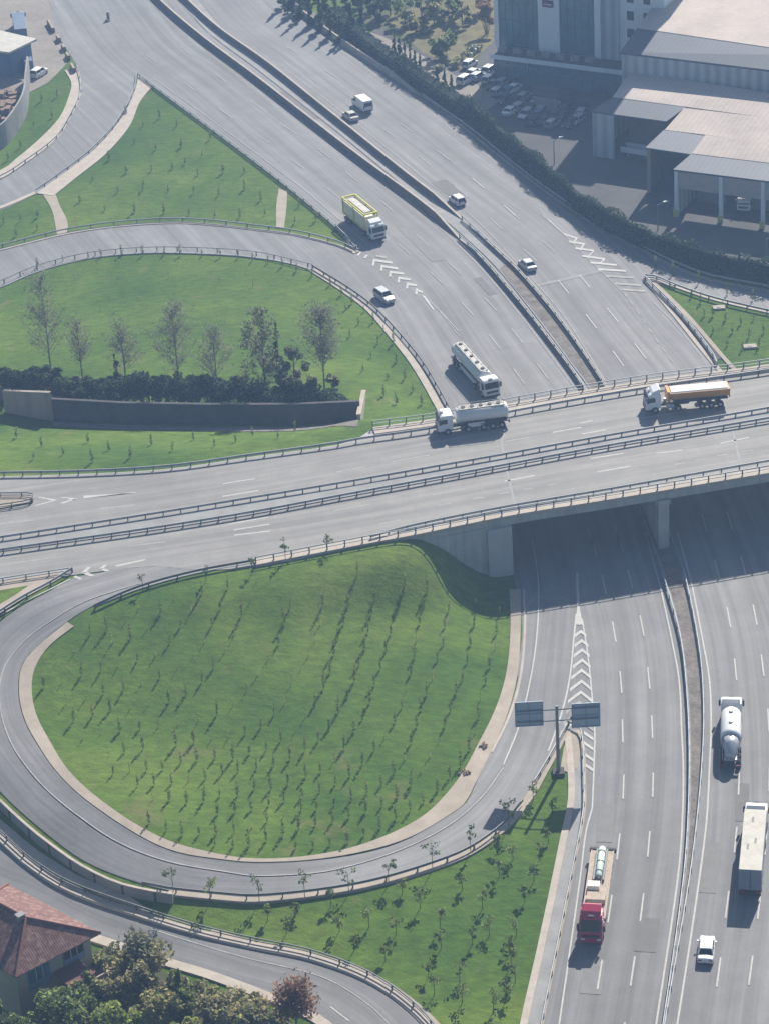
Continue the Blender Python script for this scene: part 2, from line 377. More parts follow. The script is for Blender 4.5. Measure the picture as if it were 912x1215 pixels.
CTRL += [(x,y,0) for x,y in [(600,100),(700,200),(850,100),(900,280),(500,50),(400,-30),(700,-40),(950,100),(980,300),(1050,200),(20,60),(20,150),(-80,80),(200,200),(300,230),(0,275),(850,400),(950,400),(600,-80),(900,-80),(200,-80),(560,140),(60,160)]]
cw = []
for x, y, z in CTRL:
    z = z*DZ/9.7; q = up(x, y, z); cw.append((q.x, q.y, z))
for x, y in HW[::3][:40] if False else [(p[0], p[1]) for p in HW[::4]]: cw.append((x, y, 0.0))
cw = np.array(cw); _N = len(cw)
def _phi(r2): return np.where(r2 > 1e-9, 0.5*r2*np.log(r2+1e-12), 0)
_S = 100.0
_P = cw[:, :2]/_S
_K = _phi(((_P[:, None]-_P[None])**2).sum(-1)) + np.eye(_N)*2e-4
_A = np.zeros((_N+3, _N+3)); _A[:_N, :_N] = _K; _A[:_N, _N] = 1; _A[:_N, _N+1:] = _P; _A[_N, :_N] = 1; _A[_N+1:, :_N] = _P.T
_W = np.linalg.solve(_A, np.concatenate([cw[:, 2], np.zeros(3)]))
def sstep(t): t = np.clip(t, 0, 1); return t*t*(3-2*t)
def H(X, Y):
    X = np.atleast_1d(np.asarray(X, float)); Y = np.atleast_1d(np.asarray(Y, float)); sh = X.shape
    x = X.ravel(); y = Y.ravel(); res = np.zeros(x.shape)
    for a in range(0, len(x), 20000):
        xs, ys = x[a:a+20000], y[a:a+20000]; q = np.stack([xs, ys], 1)/_S
        h = _phi(((q[:, None]-_P[None])**2).sum(-1)) @ _W[:_N] + _W[_N] + q @ _W[_N+1:]
        h = np.clip(h, -.2, DZ)
        far = np.maximum(np.abs(xs)-150, 0) + np.maximum(ys-520, 0)/2 + np.maximum(195-ys, 0)
        h = h*(1-sstep(far/60))
        d1, _ = seg_dist(xs, ys, HW); h = h*sstep(d1/9.0)
        d2, _ = seg_dist(xs, ys, DKL); w2 = 1-sstep(d2/12.0); h = h*(1-w2) + (DZ-.10)*w2
        res[a:a+20000] = h
    return res.reshape(sh)
def G(px, py, off=0.0):
    z = 0.0; P = up(px, py, z)
    for k in range(14):
        hz = float(H(P.x, P.y)[0]); 
        if abs(hz-z) < .01: break
        z = .35*z + .65*hz; P = up(px, py, z)
    return Vector((P.x, P.y, float(H(P.x, P.y)[0])+off))
def wp(px, py, surf='t', off=0.0):
    if surf == 't': return G(px, py, off)
    q = up(px, py, surf); return Vector((q.x, q.y, surf+off))
def pl(pts, surf='t'):
    """pixel polyline -> world xy"""
    r = []
    for p in pts:
        q = wp(p[0], p[1], surf); r.append((q.x, q.y)+tuple(p[2:]))
    return r
def zs(XY, surf):
    XY = np.array([(p[0], p[1]) for p in XY])
    return H(XY[:, 0], XY[:, 1]) if surf == 't' else np.full(len(XY), float(surf))
def frames(P):
    P = np.array([(p[0], p[1]) for p in P]); T = np.gradient(P, axis=0); T /= (np.linalg.norm(T, axis=1, keepdims=True)+1e-9)
    return P, T, np.stack([-T[:, 1], T[:, 0]], 1)

def set_uv(me, XY):
    uv = me.uv_layers.new(name='UVMap')
    li = np.zeros(len(me.loops), int); me.loops.foreach_get('vertex_index', li)
    uv.data.foreach_set('uv', np.asarray(XY)[li].astype(np.float32).ravel())
def guide_uv(V, guide):
    Gd = np.array([(p[0], p[1]) for p in guide]); S = np.concatenate([[0], np.cumsum(np.linalg.norm(np.diff(Gd, axis=0), axis=1))])
    best = np.full(len(V), 1e9); s = np.zeros(len(V)); dd = np.zeros(len(V))
    for i in range(len(Gd)-1):
        a = Gd[i]; d = Gd[i+1]-a; L = (d**2).sum(); t = np.clip(((V-a) @ d)/L, 0, 1)
        q = a+t[:, None]*d; r = V-q; D = np.hypot(r[:, 0], r[:, 1]); c = d[0]*r[:, 1]-d[1]*r[:, 0]
        u = D < best; best[u] = D[u]; s[u] = S[i]+t[u]*math.sqrt(L); dd[u] = (np.sign(c)*D)[u]
    return np.stack([s, dd], 1)
def patch(name, poly, off, m, surf='t', world=False, cell=3.0, guide=None, kind='structure', smooth=True, thick=0):
    """draped sheet inside a pixel polygon"""
    W = poly if world else pl(poly, surf)
    B = smooth_loop(W, 2.5) if smooth else smooth_loop([tuple(p[:2])+(1,) for p in W], 2.5)
    B = np.array([(p[0], p[1]) for p in B]); n = len(B)
    x0, y0 = B.min(0); x1, y1 = B.max(0)
    gx, gy = np.meshgrid(np.arange(x0, x1, cell), np.arange(y0, y1, cell)); gx = gx.ravel(); gy = gy.ravel()
    bl = [tuple(p) for p in B]
    # inside and not near border
    ins = seg_dist(gx, gy, bl)[1]
    d = np.full(len(gx), 1e9)
    for i in range(n):
        a = B[i]; b = B[(i+1) % n]; e = b-a; L = (e**2).sum()+1e-9
        t = np.clip(((gx-a[0])*e[0]+(gy-a[1])*e[1])/L, 0, 1); d = np.minimum(d, np.hypot(gx-a[0]-t*e[0], gy-a[1]-t*e[1]))
    k = ins & (d > cell*.35)
    pts = [Vector(p) for p in bl] + [Vector((a, b)) for a, b in zip(gx[k], gy[k])]
    r = geometry.delaunay_2d_cdt(pts, [], [list(range(n))], 1, 1e-4)
    V = np.array([(v.x, v.y) for v in r[0]]); F = [tuple(f) for f in r[2]]
    Z = zs(V, surf)+off
    me = bpy.data.meshes.new(name); me.from_pydata([(a, b, c) for (a, b), c in zip(V, Z)], [], F)
    me.materials.append(m)
    # faces up
    if len(me.polygons) and sum(p.normal.z for p in me.polygons) < 0: me.flip_normals()
    set_uv(me, guide_uv(V, guide) if guide is not None else V)
    o = bpy.data.objects.new(name, me); COL.objects.link(o)
    if kind: o['kind'] = kind
    return o
def strip(name, pts, width, height, m, surf='t', side=0.0, off=0.0, step=1.6, kind='structure', base=-.4, world=False, smoothp=True):
    """raised kerb / wall along a line: width across, height above the ground"""
    W = pts if world else pl(pts, surf)
    D = catmull(W, step) if smoothp else W
    P, T, Nn = frames(D); Z = zs(P, surf)
    a = P+Nn*(side-width/2); b = P+Nn*(side+width/2)
    mb = MB(); rings = [[(a[i][0], a[i][1], Z[i]+base), (b[i][0], b[i][1], Z[i]+base), (b[i][0], b[i][1], Z[i]+height+off), (a[i][0], a[i][1], Z[i]+height+off)] for i in range(len(P))]
    mb.loft(rings); o = mb.build(name, m)
    if kind: o['kind'] = kind
    return o
def strip2(name, A, B, height, m, surf='t', kind='structure', n=None):
    """raised pavement between two pixel lines"""
    a = catmull(pl(A, surf), 1.5); b = catmull(pl(B, surf), 1.5)
    def rs(q, k):
        q = np.array(q); s = np.concatenate([[0], np.cumsum(np.linalg.norm(np.diff(q, axis=0), axis=1))]); t = np.linspace(0, s[-1], k)
        return np.stack([np.interp(t, s, q[:, 0]), np.interp(t, s, q[:, 1])], 1)
    k = max(len(a), len(b)); a = rs(a, k); b = rs(b, k); za = zs(a, surf); zb = zs(b, surf)
    mb = MB(); mb.loft([[(a[i][0], a[i][1], za[i]-.3), (b[i][0], b[i][1], zb[i]-.3), (b[i][0], b[i][1], zb[i]+height), (a[i][0], a[i][1], za[i]+height)] for i in range(k)])
    o = mb.build(name, m)
    if kind: o['kind'] = kind
    return o
def paint_line(mb, pts, width, surf='t', off=.09, world=False):
    D = catmull(pts if world else pl(pts, surf), 1.5); P, T, Nn = frames(D); Z = zs(P, surf)+off
    a = P-Nn*width/2; b = P+Nn*width/2; k = len(mb.v)
    for i in range(len(P)): mb.v += [(a[i][0], a[i][1], Z[i]), (b[i][0], b[i][1], Z[i])]
    for i in range(len(P)-1): mb.f.append((k+2*i, k+2*i+2, k+2*i+3, k+2*i+1))
def paint_quad(mb, pts, surf='t', off=.09):
    q = [wp(x, y, surf, off) for x, y in pts]
    k = len(mb.v); mb.v += [tuple(p) for p in q]; mb.f.append(tuple(range(k, k+len(q))))
def dashes(mb, centres, length, width, surf='t', off=.09):
    W = pl(centres, surf)
    for i, p in enumerate(W):
        a = np.array(W[max(0, i-1)][:2]); b = np.array(W[min(len(W)-1, i+1)][:2]); d = (b-a)/np.linalg.norm(b-a)
        c = np.array(p[:2]); paint_line(mb, [tuple(c-d*length/2), tuple(c+d*length/2)], width, surf, off, True)
def along(pts, surf, spacing, off0=0.0):
    D = catmull(pl(pts, surf), .8); P, T, Nn = frames(D)
    s = np.concatenate([[0], np.cumsum(np.linalg.norm(np.diff(P, axis=0), axis=1))]); t = np.arange(off0, s[-1], spacing)
    X = np.interp(t, s, P[:, 0]); Y = np.interp(t, s, P[:, 1]); Z = zs(np.stack([X, Y], 1), surf)
    i = np.clip(np.searchsorted(s, t), 0, len(P)-1)
    return [(X[k], Y[k], Z[k], math.atan2(T[i[k]][1], T[i[k]][0])) for k in range(len(t))]
# ------------------------------------------------------------------ ground
def terrain():
    xs = np.arange(-170, 181, 1.3); ys = np.arange(190, 640, 1.3)
    GX, GY = np.meshgrid(xs, ys); Z = H(GX, GY); nx = len(xs); ny = len(ys)
    V = np.stack([GX.ravel(), GY.ravel(), Z.ravel()], 1)
    i, j = np.meshgrid(np.arange(nx-1), np.arange(ny-1)); a = (j*nx+i).ravel()
    F = np.stack([a, a+1, a+nx+1, a+nx], 1)
    me = bpy.data.meshes.new('ground'); me.from_pydata(V.tolist(), [], F.tolist()); me.materials.append(MT['grass'])
    for p in me.polygons: p.use_smooth = True
    o = bpy.data.objects.new('ground', me); COL.objects.link(o); o['kind'] = 'structure'
    # the same ground goes on flat to the horizon round it
    x0, x1, y0, y1 = xs[0], xs[-1], ys[0], ys[-1]; B = 1200
    mb = MB()
    for r in ((-B, B, -B, y0), (-B, B, y1, B), (-B, x0, y0, y1), (x1, B, y0, y1)):
        mb.add([(r[0], r[2], -.02), (r[1], r[2], -.02), (r[1], r[3], -.02), (r[0], r[3], -.02)], [(0, 1, 2, 3)])
    f = mb.build('far_ground', MT['grass']); f['kind'] = 'structure'
terrain()

MED = [(185, -40), (250, 40), (304, 79), (391, 148), (491, 228), (556, 280), (608, 332), (666, 410), (702, 455), (745, 540), (775, 620), (798, 690), (817, 760), (824, 830), (826, 900), (822, 980), (812, 1060), (792, 1180), (775, 1290)]
gMED = catmull(pl(MED, 0.0), 4)
patch('highway', HW, .05, MT['asphalt'], 0.0, world=True, cell=5, guide=gMED)
LOOP_OUT = [(320, 640), (250, 652), (171, 668), (120, 680), (88, 686), (60, 702), (30, 718), (0, 738), (-30, 765), (-52, 805), (-52, 850), (-35, 895), (0, 939), (50, 985), (100, 1022), (147, 1042), (200, 1057), (267, 1064), (304, 1066), (371, 1060), (437, 1049), (504, 1030), (557, 1009), (594, 981), (625, 945), (645, 912), (658, 888), (672, 860, 1)]
LOOP_IN = [(618, 705), (620, 740), (615, 800), (601, 850), (572, 910), (553, 953), (537, 964), (487, 995), (437, 1012), (371, 1022), (304, 1025), (267, 1022), (207, 1012), (150, 984), (100, 949), (63, 912), (45, 885), (29, 855), (22, 821), (27, 788), (47, 765), (80, 738), (113, 718), (167, 697), (233, 679), (304, 666), (320, 664)]
LCEN = [(320, 652), (240, 664), (170, 684), (100, 705), (40, 730), (0, 765), (-18, 805), (-15, 850), (5, 890), (40, 935), (75, 968), (120, 1000), (170, 1025), (230, 1040), (304, 1045), (371, 1041), (437, 1030), (500, 1010), (555, 980), (600, 930), (630, 870), (640, 800), (648, 720)]
gL = catmull(pl(LCEN), 3)
lo = [p+(0,) if len(p) == 2 else p for p in LOOP_OUT]; li = [p for p in LOOP_IN]
poly = [lo[0][:2]+(1,)] + lo[1:] + [(683, 800), (684, 745), (668, 700, 1)] + [li[0]+(1,)] + li[1:-1] + [li[-1]+(1,)]
patch('loop_road', poly, .085, MT['asphalt'], cell=1.7, guide=gL)
OUTR_U = [(-60, 940), (-20, 980), (0, 1000), (40, 1034), (83, 1060), (160, 1088), (233, 1110), (304, 1128), (371, 1142), (437, 1168), (480, 1196), (515, 1230), (545, 1280)]
OUTR_L = [(-60, 1080), (0, 1090), (60, 1100), (117, 1115), (140, 1123), (190, 1138), (244, 1153), (304, 1175), (350, 1192), (385, 1212), (420, 1250), (445, 1300)]
gO = catmull(pl([((a[0]+b[0])/2, (a[1]+b[1])/2) for a, b in zip(OUTR_U, OUTR_L)]), 4)
poly = [OUTR_U[0]+(1,)] + OUTR_U[1:-1] + [OUTR_U[-1]+(1,)] + [OUTR_L[-1]+(1,)] + OUTR_L[::-1][1:-1] + [OUTR_L[0]+(1,)]
patch('outer_ramp_road', poly, .06, MT['asphalt'], cell=3, guide=gO)

# other ground surfaces
patch('yard_ground', [(-90, -60, 1), (45, -60), (62, 20), (80, 75), (74, 82, 1), (58, 98), (35, 110, 1), (-90, 150, 1)], .075, MT['dust'], 0.0, cell=6, smooth=False)
FORE = [(420, -60, 1), (430, 20), (500, 88), (560, 122), (600, 155), (660, 210), (740, 262), (841, 306), (912, 324), (1060, 345, 1), (1060, -60, 1)]
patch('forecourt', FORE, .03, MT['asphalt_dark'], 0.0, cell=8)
patch('garden_path', [(432, 36, 1), (455, 44), (500, 66), (545, 92), (572, 104), (590, 122, 1), (575, 132, 1), (540, 112), (500, 92), (455, 64), (428, 48, 1)], .06, MT['dust'], 0.0, cell=5)
patch('garden_lawn', [(455, 20, 1), (520, 0, 1), (590, 0, 1), (585, 50, 1), (545, 84, 1), (500, 62, 1)], .055, mat('dry_lawn', (0.14, 0.125, 0.06), .95, .3, .4, fine=.2), 0.0, cell=5, smooth=False)
patch('garden_ground', [(300, -60, 1), (640, -60, 1), (590, 40, 1), (560, 80, 1), (500, 62, 1), (440, 30, 1), (400, -20, 1)], .04, mat('planted_soil', (0.07, 0.085, 0.04), .95, .35, .3, fine=.25), 0.0, cell=8, smooth=False)
patch('house_garden_ground', [(-90, 1105, 1), (117, 1128, 1), (190, 1152), (244, 1170), (300, 1188), (345, 1212), (400, 1290, 1), (-90, 1290, 1)], .03, mat('dark_garden_soil', (0.06, 0.075, 0.03), .95, .35, .5, fine=.25), cell=4, smooth=False)  # dark green ground round the house

# median strip
ml = [(190, -40), (240, 32), (304, 82), (391, 150), (491, 232), (545, 277), (590, 320), (640, 383), (675, 430), (700, 465), (735, 545), (765, 625), (787, 685), (806, 758), (814, 825), (817, 912), (812, 1029), (787, 1215), (777, 1290)]
mr = [(205, -40), (262, 32), (316, 76), (401, 142), (500, 222), (556, 266), (604, 311), (654, 372), (692, 425), (714, 458), (752, 540), (785, 620), (811, 685), (829, 775), (834, 841), (832, 912), (820, 1029), (789, 1215), (778, 1290)]
strip2('median_strip', ml, mr, .16, MT['concrete_grey'], 0.0)
k0 = 9
strip2('median_gravel', [(a[0]+2.5, a[1]) for a in ml[6:-1]], [(a[0]-2.5, a[1]) for a in mr[6:-1]], .19, MT['soil'], 0.0)

# kerbs and pavements
CO = MT['concrete_light']
strip2('pavement', [(92, 82), (97, 100), (95, 117), (84, 140), (67, 167), (33, 193), (0, 213), (-60, 231)], [(77, 84), (85, 99), (81, 118), (71, 140), (50, 163), (22, 187), (0, 203), (-60, 220)], .15, CO, 0.0)
strip2('pavement', [(165, 88), (160, 110), (143, 143), (110, 180), (67, 213), (43, 230)], [(180, 104), (166, 122), (154, 150), (125, 184), (90, 212), (64, 233)], .15, CO, 0.0)
patch('trodden_path', [(50, 229, 1), (62, 250), (68, 279, 1), (81, 278, 1), (80, 262), (72, 246), (66, 230, 1)], .1, MT['concrete'], 't', cell=2)
patch('trodden_path', [(331, 224, 1), (328, 245), (328, 271, 1), (337, 272, 1), (340, 248), (341, 228, 1)], .1, MT['concrete'], 't', cell=2)
strip('kerb', [(-60, 264), (0, 247), (43, 229)], 1.0, .15, CO, 0.0)
strip('kerb', [(-60, 311), (0, 297), (83, 277), (150, 268), (217, 265), (304, 273), (354, 280), (404, 293), (422, 301)], .7, .16, CO, 0.0)
strip('kerb', [(178, 99), (190, 108), (240, 145), (300, 190), (350, 229), (400, 271), (424, 300)], .5, .16, MT['concrete'], 0.0)
strip('kerb', [(-60, 358), (0, 341), (40, 324), (100, 308), (167, 301), (230, 301), (304, 306), (337, 311), (371, 321), (411, 347)], .6, .14, MT['concrete_grey'], 0.0)
strip('kerb', [(371, 321), (411, 347), (437, 367), (469, 404), (492, 434), (521, 484), (540, 520)], 1.1, .16, CO, 0.0)
strip2('pavement', [(604, 700), (605, 748), (600, 800), (586, 845), (566, 885), (550, 915), (530, 942), (502, 969), (454, 994), (404, 1010), (340, 1019), (290, 1019), (250, 1012), (207, 1001), (160, 978), (117, 948), (80, 913), (60, 881), (44, 850), (38, 821), (41, 795), (58, 768), (88, 744)],
       [(617, 700), (617, 748), (613, 803), (600, 852), (580, 897), (566, 925), (550, 955), (537, 965), (487, 994), (437, 1010), (371, 1021), (304, 1024), (267, 1021), (207, 1011), (150, 983), (100, 948), (64, 912), (46, 885), (30, 855), (23, 821), (28, 788), (47, 766), (80, 739)], .15, MT['concrete'])
strip('kerb', [(621, 700), (622, 748), (617, 803), (603, 852), (583, 893)], .3, .13, CO)
strip('kerb', [(113, 719), (167, 698), (233, 680), (304, 667)], .5, .15, MT['concrete_grey'])
strip('kerb', [(200, 1060), (267, 1067), (304, 1069), (371, 1063), (437, 1052), (504, 1033), (557, 1012), (596, 984), (627, 947), (646, 914), (660, 888), (670, 868)], 1.0, .16, MT['concrete'])
strip('kerb', [(672, 866), (676, 905), (677, 950), (668, 995), (658, 1045), (640, 1130), (621, 1215), (608, 1290)], .8, .16, CO, 0.0)
strip('kerb', [(682, 870), (690, 880), (693, 920), (693, 960), (684, 1010), (677, 1045), (660, 1130), (643, 1215), (630, 1290)], .3, .14, MT['concrete'], 0.0)
patch('hard_shoulder', [(676, 866, 1), (680, 900), (680, 955), (671, 1000), (660, 1052), (643, 1130), (624, 1215), (610, 1290, 1), (628, 1290, 1), (642, 1215), (658, 1130), (675, 1045), (684, 1000), (691, 960), (691, 900), (684, 866, 1)], .065, MT['concrete_grey'], 0.0, cell=4)
strip2('pavement', [(-60, 912), (-20, 955), (0, 972), (50, 1013), (100, 1043), (150, 1062), (172, 1077)], [(-60, 920), (-20, 965), (0, 984), (50, 1026), (83, 1045), (150, 1075), (172, 1083)], .12, CO)
strip('kerb', [(-60, 936), (-20, 976), (0, 994), (40, 1030), (83, 1056), (160, 1084), (233, 1107), (304, 1124), (371, 1138), (437, 1163), (480, 1191), (515, 1226), (545, 1280)], 1.1, .18, CO)
strip('kerb', [(250, 1106), (310, 1121), (375, 1135), (440, 1158), (485, 1187), (522, 1222), (552, 1275)], .8, .10, MT['concrete'])
strip('kerb', [(107, 1112), (140, 1123), (190, 1140), (244, 1156), (304, 1178), (350, 1196), (385, 1216), (420, 1255)], 1.3, .16, CO)
strip('kerb', [(763, 331), (800, 375), (846, 432), (880, 470)], .7, .16, CO, 0.0)
strip('kerb', [(775, 336), (812, 372), (858, 425), (890, 460)], .7, .16, MT['concrete'], 0.0)
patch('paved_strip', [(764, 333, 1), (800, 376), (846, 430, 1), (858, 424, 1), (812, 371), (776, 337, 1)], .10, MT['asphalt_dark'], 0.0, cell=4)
strip('kerb', [(763, 331), (790, 337), (841, 354), (912, 371), (1010, 392)], .8, .16, CO, 0.0)
strip('kerb', [(255, -60), (334, 0), (414, 60), (504, 117), (608, 198), (675, 247), (758, 295), (800, 317), (841, 332), (912, 346), (1010, 368)], .6, .16, MT['concrete'], 0.0)
# traffic islands at the bridge forks
patch('traffic_island', [(-70, 588, 1), (0, 588, 1), (42, 590, 1), (38, 597, 1), (0, 604, 1), (-70, 612, 1)], .14, MT['concrete'], DZ, cell=3, smooth=False)
patch('traffic_island', [(-70, 706, 1), (0, 691, 1), (86, 678, 1), (60, 694), (30, 710), (0, 729), (-40, 760, 1), (-70, 790, 1)], .16, MT['concrete'], DZ-.1, cell=3)
patch('traffic_island_grass', [(-50, 716, 1), (0, 702, 1), (34, 696, 1), (20, 706), (0, 718), (-40, 745, 1)], .20, MT['grass'], DZ-.1, cell=3)
patch('gore_paving', [(674, 868, 1), (688, 866, 1), (691, 884, 1), (684, 912, 1), (676, 918, 1), (664, 914, 1), (668, 890, 1)], .11, MT['concrete'], 't', cell=2, smooth=False)

# ------------------------------------------------------------------ overpass bridge
BR = thing('overpass_bridge', 'long concrete road bridge crossing above the highway on a slim pier', 'bridge', up(700, 560, 0))
dn = catmull(flat(DECK_N, DZ), 3); ds = catmull(flat(DECK_S, DZ), 3)
def rs(q, k):
    q = np.array([p[:2] for p in q]); s = np.concatenate([[0], np.cumsum(np.linalg.norm(np.diff(q, axis=0), axis=1))]); t = np.linspace(0, s[-1], k)
    return np.stack([np.interp(t, s, q[:, 0]), np.interp(t, s, q[:, 1])], 1)
KN = 110; A = rs(dn, KN); B_ = rs(ds, KN)
# deck slab
mb = MB(); mb.loft([[(B_[i][0], B_[i][1], DZ-1.25), (B_[i][0], B_[i][1], DZ-.02), (A[i][0], A[i][1], DZ-.02), (A[i][0], A[i][1], DZ-1.25)] for i in range(KN)])
mb.build('deck', MT['stained'], BR, world=True)
# raised edge beams
for nm, pts, sgn in (('edge_beam', [(442, 509), (519, 498), (608, 480), (761, 454), (912, 434), (1040, 412)], -1), ('edge_beam', [(304, 672), (440, 645), (484, 637), (608, 612), (720, 594), (912, 562), (1040, 541)], 1)):
    D = catmull(flat(pts, DZ), 2.5); P, T, Nn = frames(D); mb = MB()
    i0, i1 = (-1.9, .15) if sgn < 0 else (-.15, 1.5)
    mb.loft([[tuple(P[i]+Nn[i]*i0)+(DZ-.25 if i else DZ-.25,), tuple(P[i]+Nn[i]*i1)+(DZ-.25,), tuple(P[i]+Nn[i]*i1)+(DZ+.22,), tuple(P[i]+Nn[i]*i0)+(DZ+.22,)] for i in range(len(P))])
    mb.build(nm, MT['concrete_light'], BR, world=True)
# abutment: a solid block under the deck's west end
ab = [up(484, 639, DZ), up(607, 614, DZ), up(575, 487, DZ), up(445, 508, DZ)]
ab = [(p.x, p.y) for p in ab]
def shrink(poly, d):
    c = np.mean(poly, axis=0); return [tuple(np.array(p)+(c-np.array(p))/np.linalg.norm(c-np.array(p))*d) for p in poly]
mb = MB(); mb.prism_z(shrink(ab, .35), -1, DZ-1.0); mb.build('abutment', MT['stained'], BR, world=True)
e0, e1 = np.array(ab[0]), np.array(ab[1]); dr = (e1-e0)/np.linalg.norm(e1-e0); nr = np.array([dr[1], -dr[0]])
mb = MB()
c = e1-dr*1.6+nr*.10; mb.prism_z([tuple(c-dr*1.9), tuple(c+dr*1.5), tuple(c+dr*1.5-nr*1.2), tuple(c-dr*1.9-nr*1.2)], -1, DZ-1.3)
c2 = e1-dr*7+nr*.02
mb.build('buttress', mat('buttress_concrete', (0.40, 0.40, 0.40), .9, .15, .3), BR, world=True)
# pier wall with crosshead in the median
pa = up(787, 652, 0.0); n0 = up(742, 545, 0)
dirp = Vector((n0.x-pa.x, n0.y-pa.y, 0)).normalized(); sd_ = Vector((dirp.y, -dirp.x, 0))
q = [pa-sd_*.75, pa+sd_*.75, pa+sd_*.75+dirp*25, pa-sd_*.75+dirp*25]
MB().prism_z([(k.x, k.y) for k in q], -1, DZ-1.2).build('pier', streaky('pier_concrete', (.40, .39, .37)), BR, world=True)
c0 = pa+dirp*.3; c1 = pa+dirp*24.5
mb = MB(); mb.prism_z([tuple((c0-sd_*1.1)[:2]), tuple((c0+sd_*1.1)[:2]), tuple((c1+sd_*1.1)[:2]), tuple((c1-sd_*1.1)[:2])], DZ-2.0, DZ-1.2); mb.build('crosshead', MT['concrete'], BR, world=True)
# deck surfacing
gD = catmull(flat([(-70, 640), (0, 632), (200, 603), (400, 571), (608, 533), (912, 482), (1040, 460)], DZ), 4)
N2 = [(x, y+(5 if x > 440 else .5)) for x, y in DECK_N]; N2[-6] = (519, 507); 
S2 = [(x, y-(6 if x > 310 else 0)) for x, y in DECK_S]
poly = [N2[0]+(1,)] + N2[1:-1] + [N2[-1]+(1,)] + [S2[-1]+(1,)] + S2[::-1][1:-1] + [S2[0]+(1,)]
patch('bridge_road', poly, .0, MT['asphalt_deck'], DZ, cell=4, guide=gD)
# concrete strip between the two middle guard rails
strip2('bridge_median', [(-70, 652), (0, 642), (200, 612), (304, 595), (400, 580), (560, 551), (720, 521), (912, 488), (1040, 466)], [(-70, 665), (0, 655), (200, 627), (304, 610), (400, 592), (560, 562), (720, 532), (912, 500), (1040, 478)], .12, MT['concrete_grey'], DZ)
# expansion joints
mb = MB()
for a, b in (((590, 489), (597, 541)), ((600, 556), (612, 606)), ((850, 446), (862, 492)), ((868, 508), (880, 560))):
    paint_line(mb, pl([a, b], DZ), .35, DZ, .012, True)
mb.build('expansion_joint', mat('joint_steel', (.27, .27, .27), .8, .1), None)['kind'] = 'structure'

# ------------------------------------------------------------------ painted markings
P1 = MB(); PF = MB(); z0 = 0.0; of = .105
dashes(P1, [(716, 694), (728, 750), (736, 810), (738, 868), (739, 934), (733, 1005), (723, 1079), (711, 1157), (698, 1235)], 5.0, .18, z0, of)
dashes(P1, [(747, 688), (761, 743), (769, 805), (773, 863), (774, 932), (769, 1002), (761, 1077), (750, 1153), (738, 1232)], 5.0, .18, z0, of)
dashes(P1, [(835, 621), (850, 676), (864, 733), (872, 795), (877, 862), (876, 929), (872, 997), (862, 1074), (852, 1154), (840, 1235)], 5.0, .18, z0, of)
dashes(P1, [(865, 618), (881, 671), (895, 730), (904, 790), (911, 855), (912, 925), (908, 1000), (900, 1075), (890, 1152), (878, 1235)], 5.0, .18, z0, of)
dashes(P1, [(700, 638), (704, 650)], 5.0, .18, z0, of); dashes(P1, [(732, 634), (735, 644)], 5, .18, z0, of)
dashes(P1, [(668, 341), (701, 382), (733, 426)], 5.5, .18, z0, of)
dashes(P1, [(693, 334), (726, 374), (759, 417)], 5.5, .18, z0, of)
dashes(PF, [(329, 65), (372, 95), (417, 127), (461, 158), (503, 191), (547, 228), (588, 266), (628, 303)], 5.5, .2, z0, of)
dashes(PF, [(347, 60), (392, 88), (438, 120), (482, 152), (526, 185), (567, 218), (608, 254), (650, 293)], 5.5, .2, z0, of)
dashes(P1, [(567, 218), (604, 250)], 5.0, .18, z0, of+.003)
dashes(PF, [(741, 350), (748, 360), (756, 371), (763, 382), (771, 393), (779, 405), (787, 416), (795, 427)], 1.8, .18, z0, of)
dashes(PF, [(220, 60), (262, 93), (304, 125), (345, 155), (384, 182), (417, 210), (459, 245), (501, 285), (539, 319), (581, 361), (613, 399), (643, 441)], 5.5, .2, z0, of)
dashes(PF, [(180, 70), (225, 103), (268, 135), (312, 165), (353, 195), (396, 230), (438, 262), (479, 296), (517, 330), (554, 367), (586, 406), (615, 447)], 5.5, .2, z0, of)
EL_ = [([(783, 698), (796, 758), (805, 808), (808, 868), (810, 912), (809, 970), (805, 1029), (778, 1215), (766, 1290)], .2), ([(821, 698), (832, 755), (841, 808), (843, 860), (841, 912), (838, 970), (831, 1029), (803, 1215), (790, 1290)], .2),
       ([(765, 632), (783, 698)], .2), ([(803, 632), (821, 698)], .2),
       ([(714, 1000), (702, 960), (704, 912), (705, 870), (703, 841), (697, 780), (690, 735)][1:], .18), ([(702, 960), (695, 985), (688, 1040), (663, 1215), (652, 1290)], .18),
       ([(631, 641), (638, 691), (636, 758), (626, 820), (613, 870), (597, 912)], .17),
       ([(683, 729), (680, 760), (676, 800), (669, 835), (658, 870), (650, 892)], .2),
       ([(684, 680), (686, 735)], .35)]
for pts, wd in EL_: paint_line(P1, pl(pts, 0.0), wd, 't', of, True)
paint_line(PF, pl([(597, 912), (571, 947), (537, 977), (496, 1000), (454, 1017), (410, 1030), (371, 1037), (304, 1040), (267, 1035), (200, 1023), (133, 996), (73, 953), (33, 912), (13, 881), (1, 841), (1, 808), (10, 785), (33, 758), (65, 735), (100, 715), (133, 703), (167, 693)]), .16, 't', .15, True)
paint_line(P1, pl([(-20, 748), (0, 732), (30, 715), (60, 700), (84, 688)]), .2, 't', .15, True)
paint_line(PF, pl([(640, 250), (680, 290), (738, 347)], 0.0), .18, 0.0, of, True)
paint_line(PF, pl([(504, 354), (525, 373), (544, 394)], 0.0), .18, 0.0, of, True)
paint_line(PF, pl([(520, 368), (545, 400)], 0.0), .15, 0.0, of+.003, True)
paint_line(PF, pl([(775, 360), (800, 385), (832, 424)], 0.0), .18, 0.0, of, True)
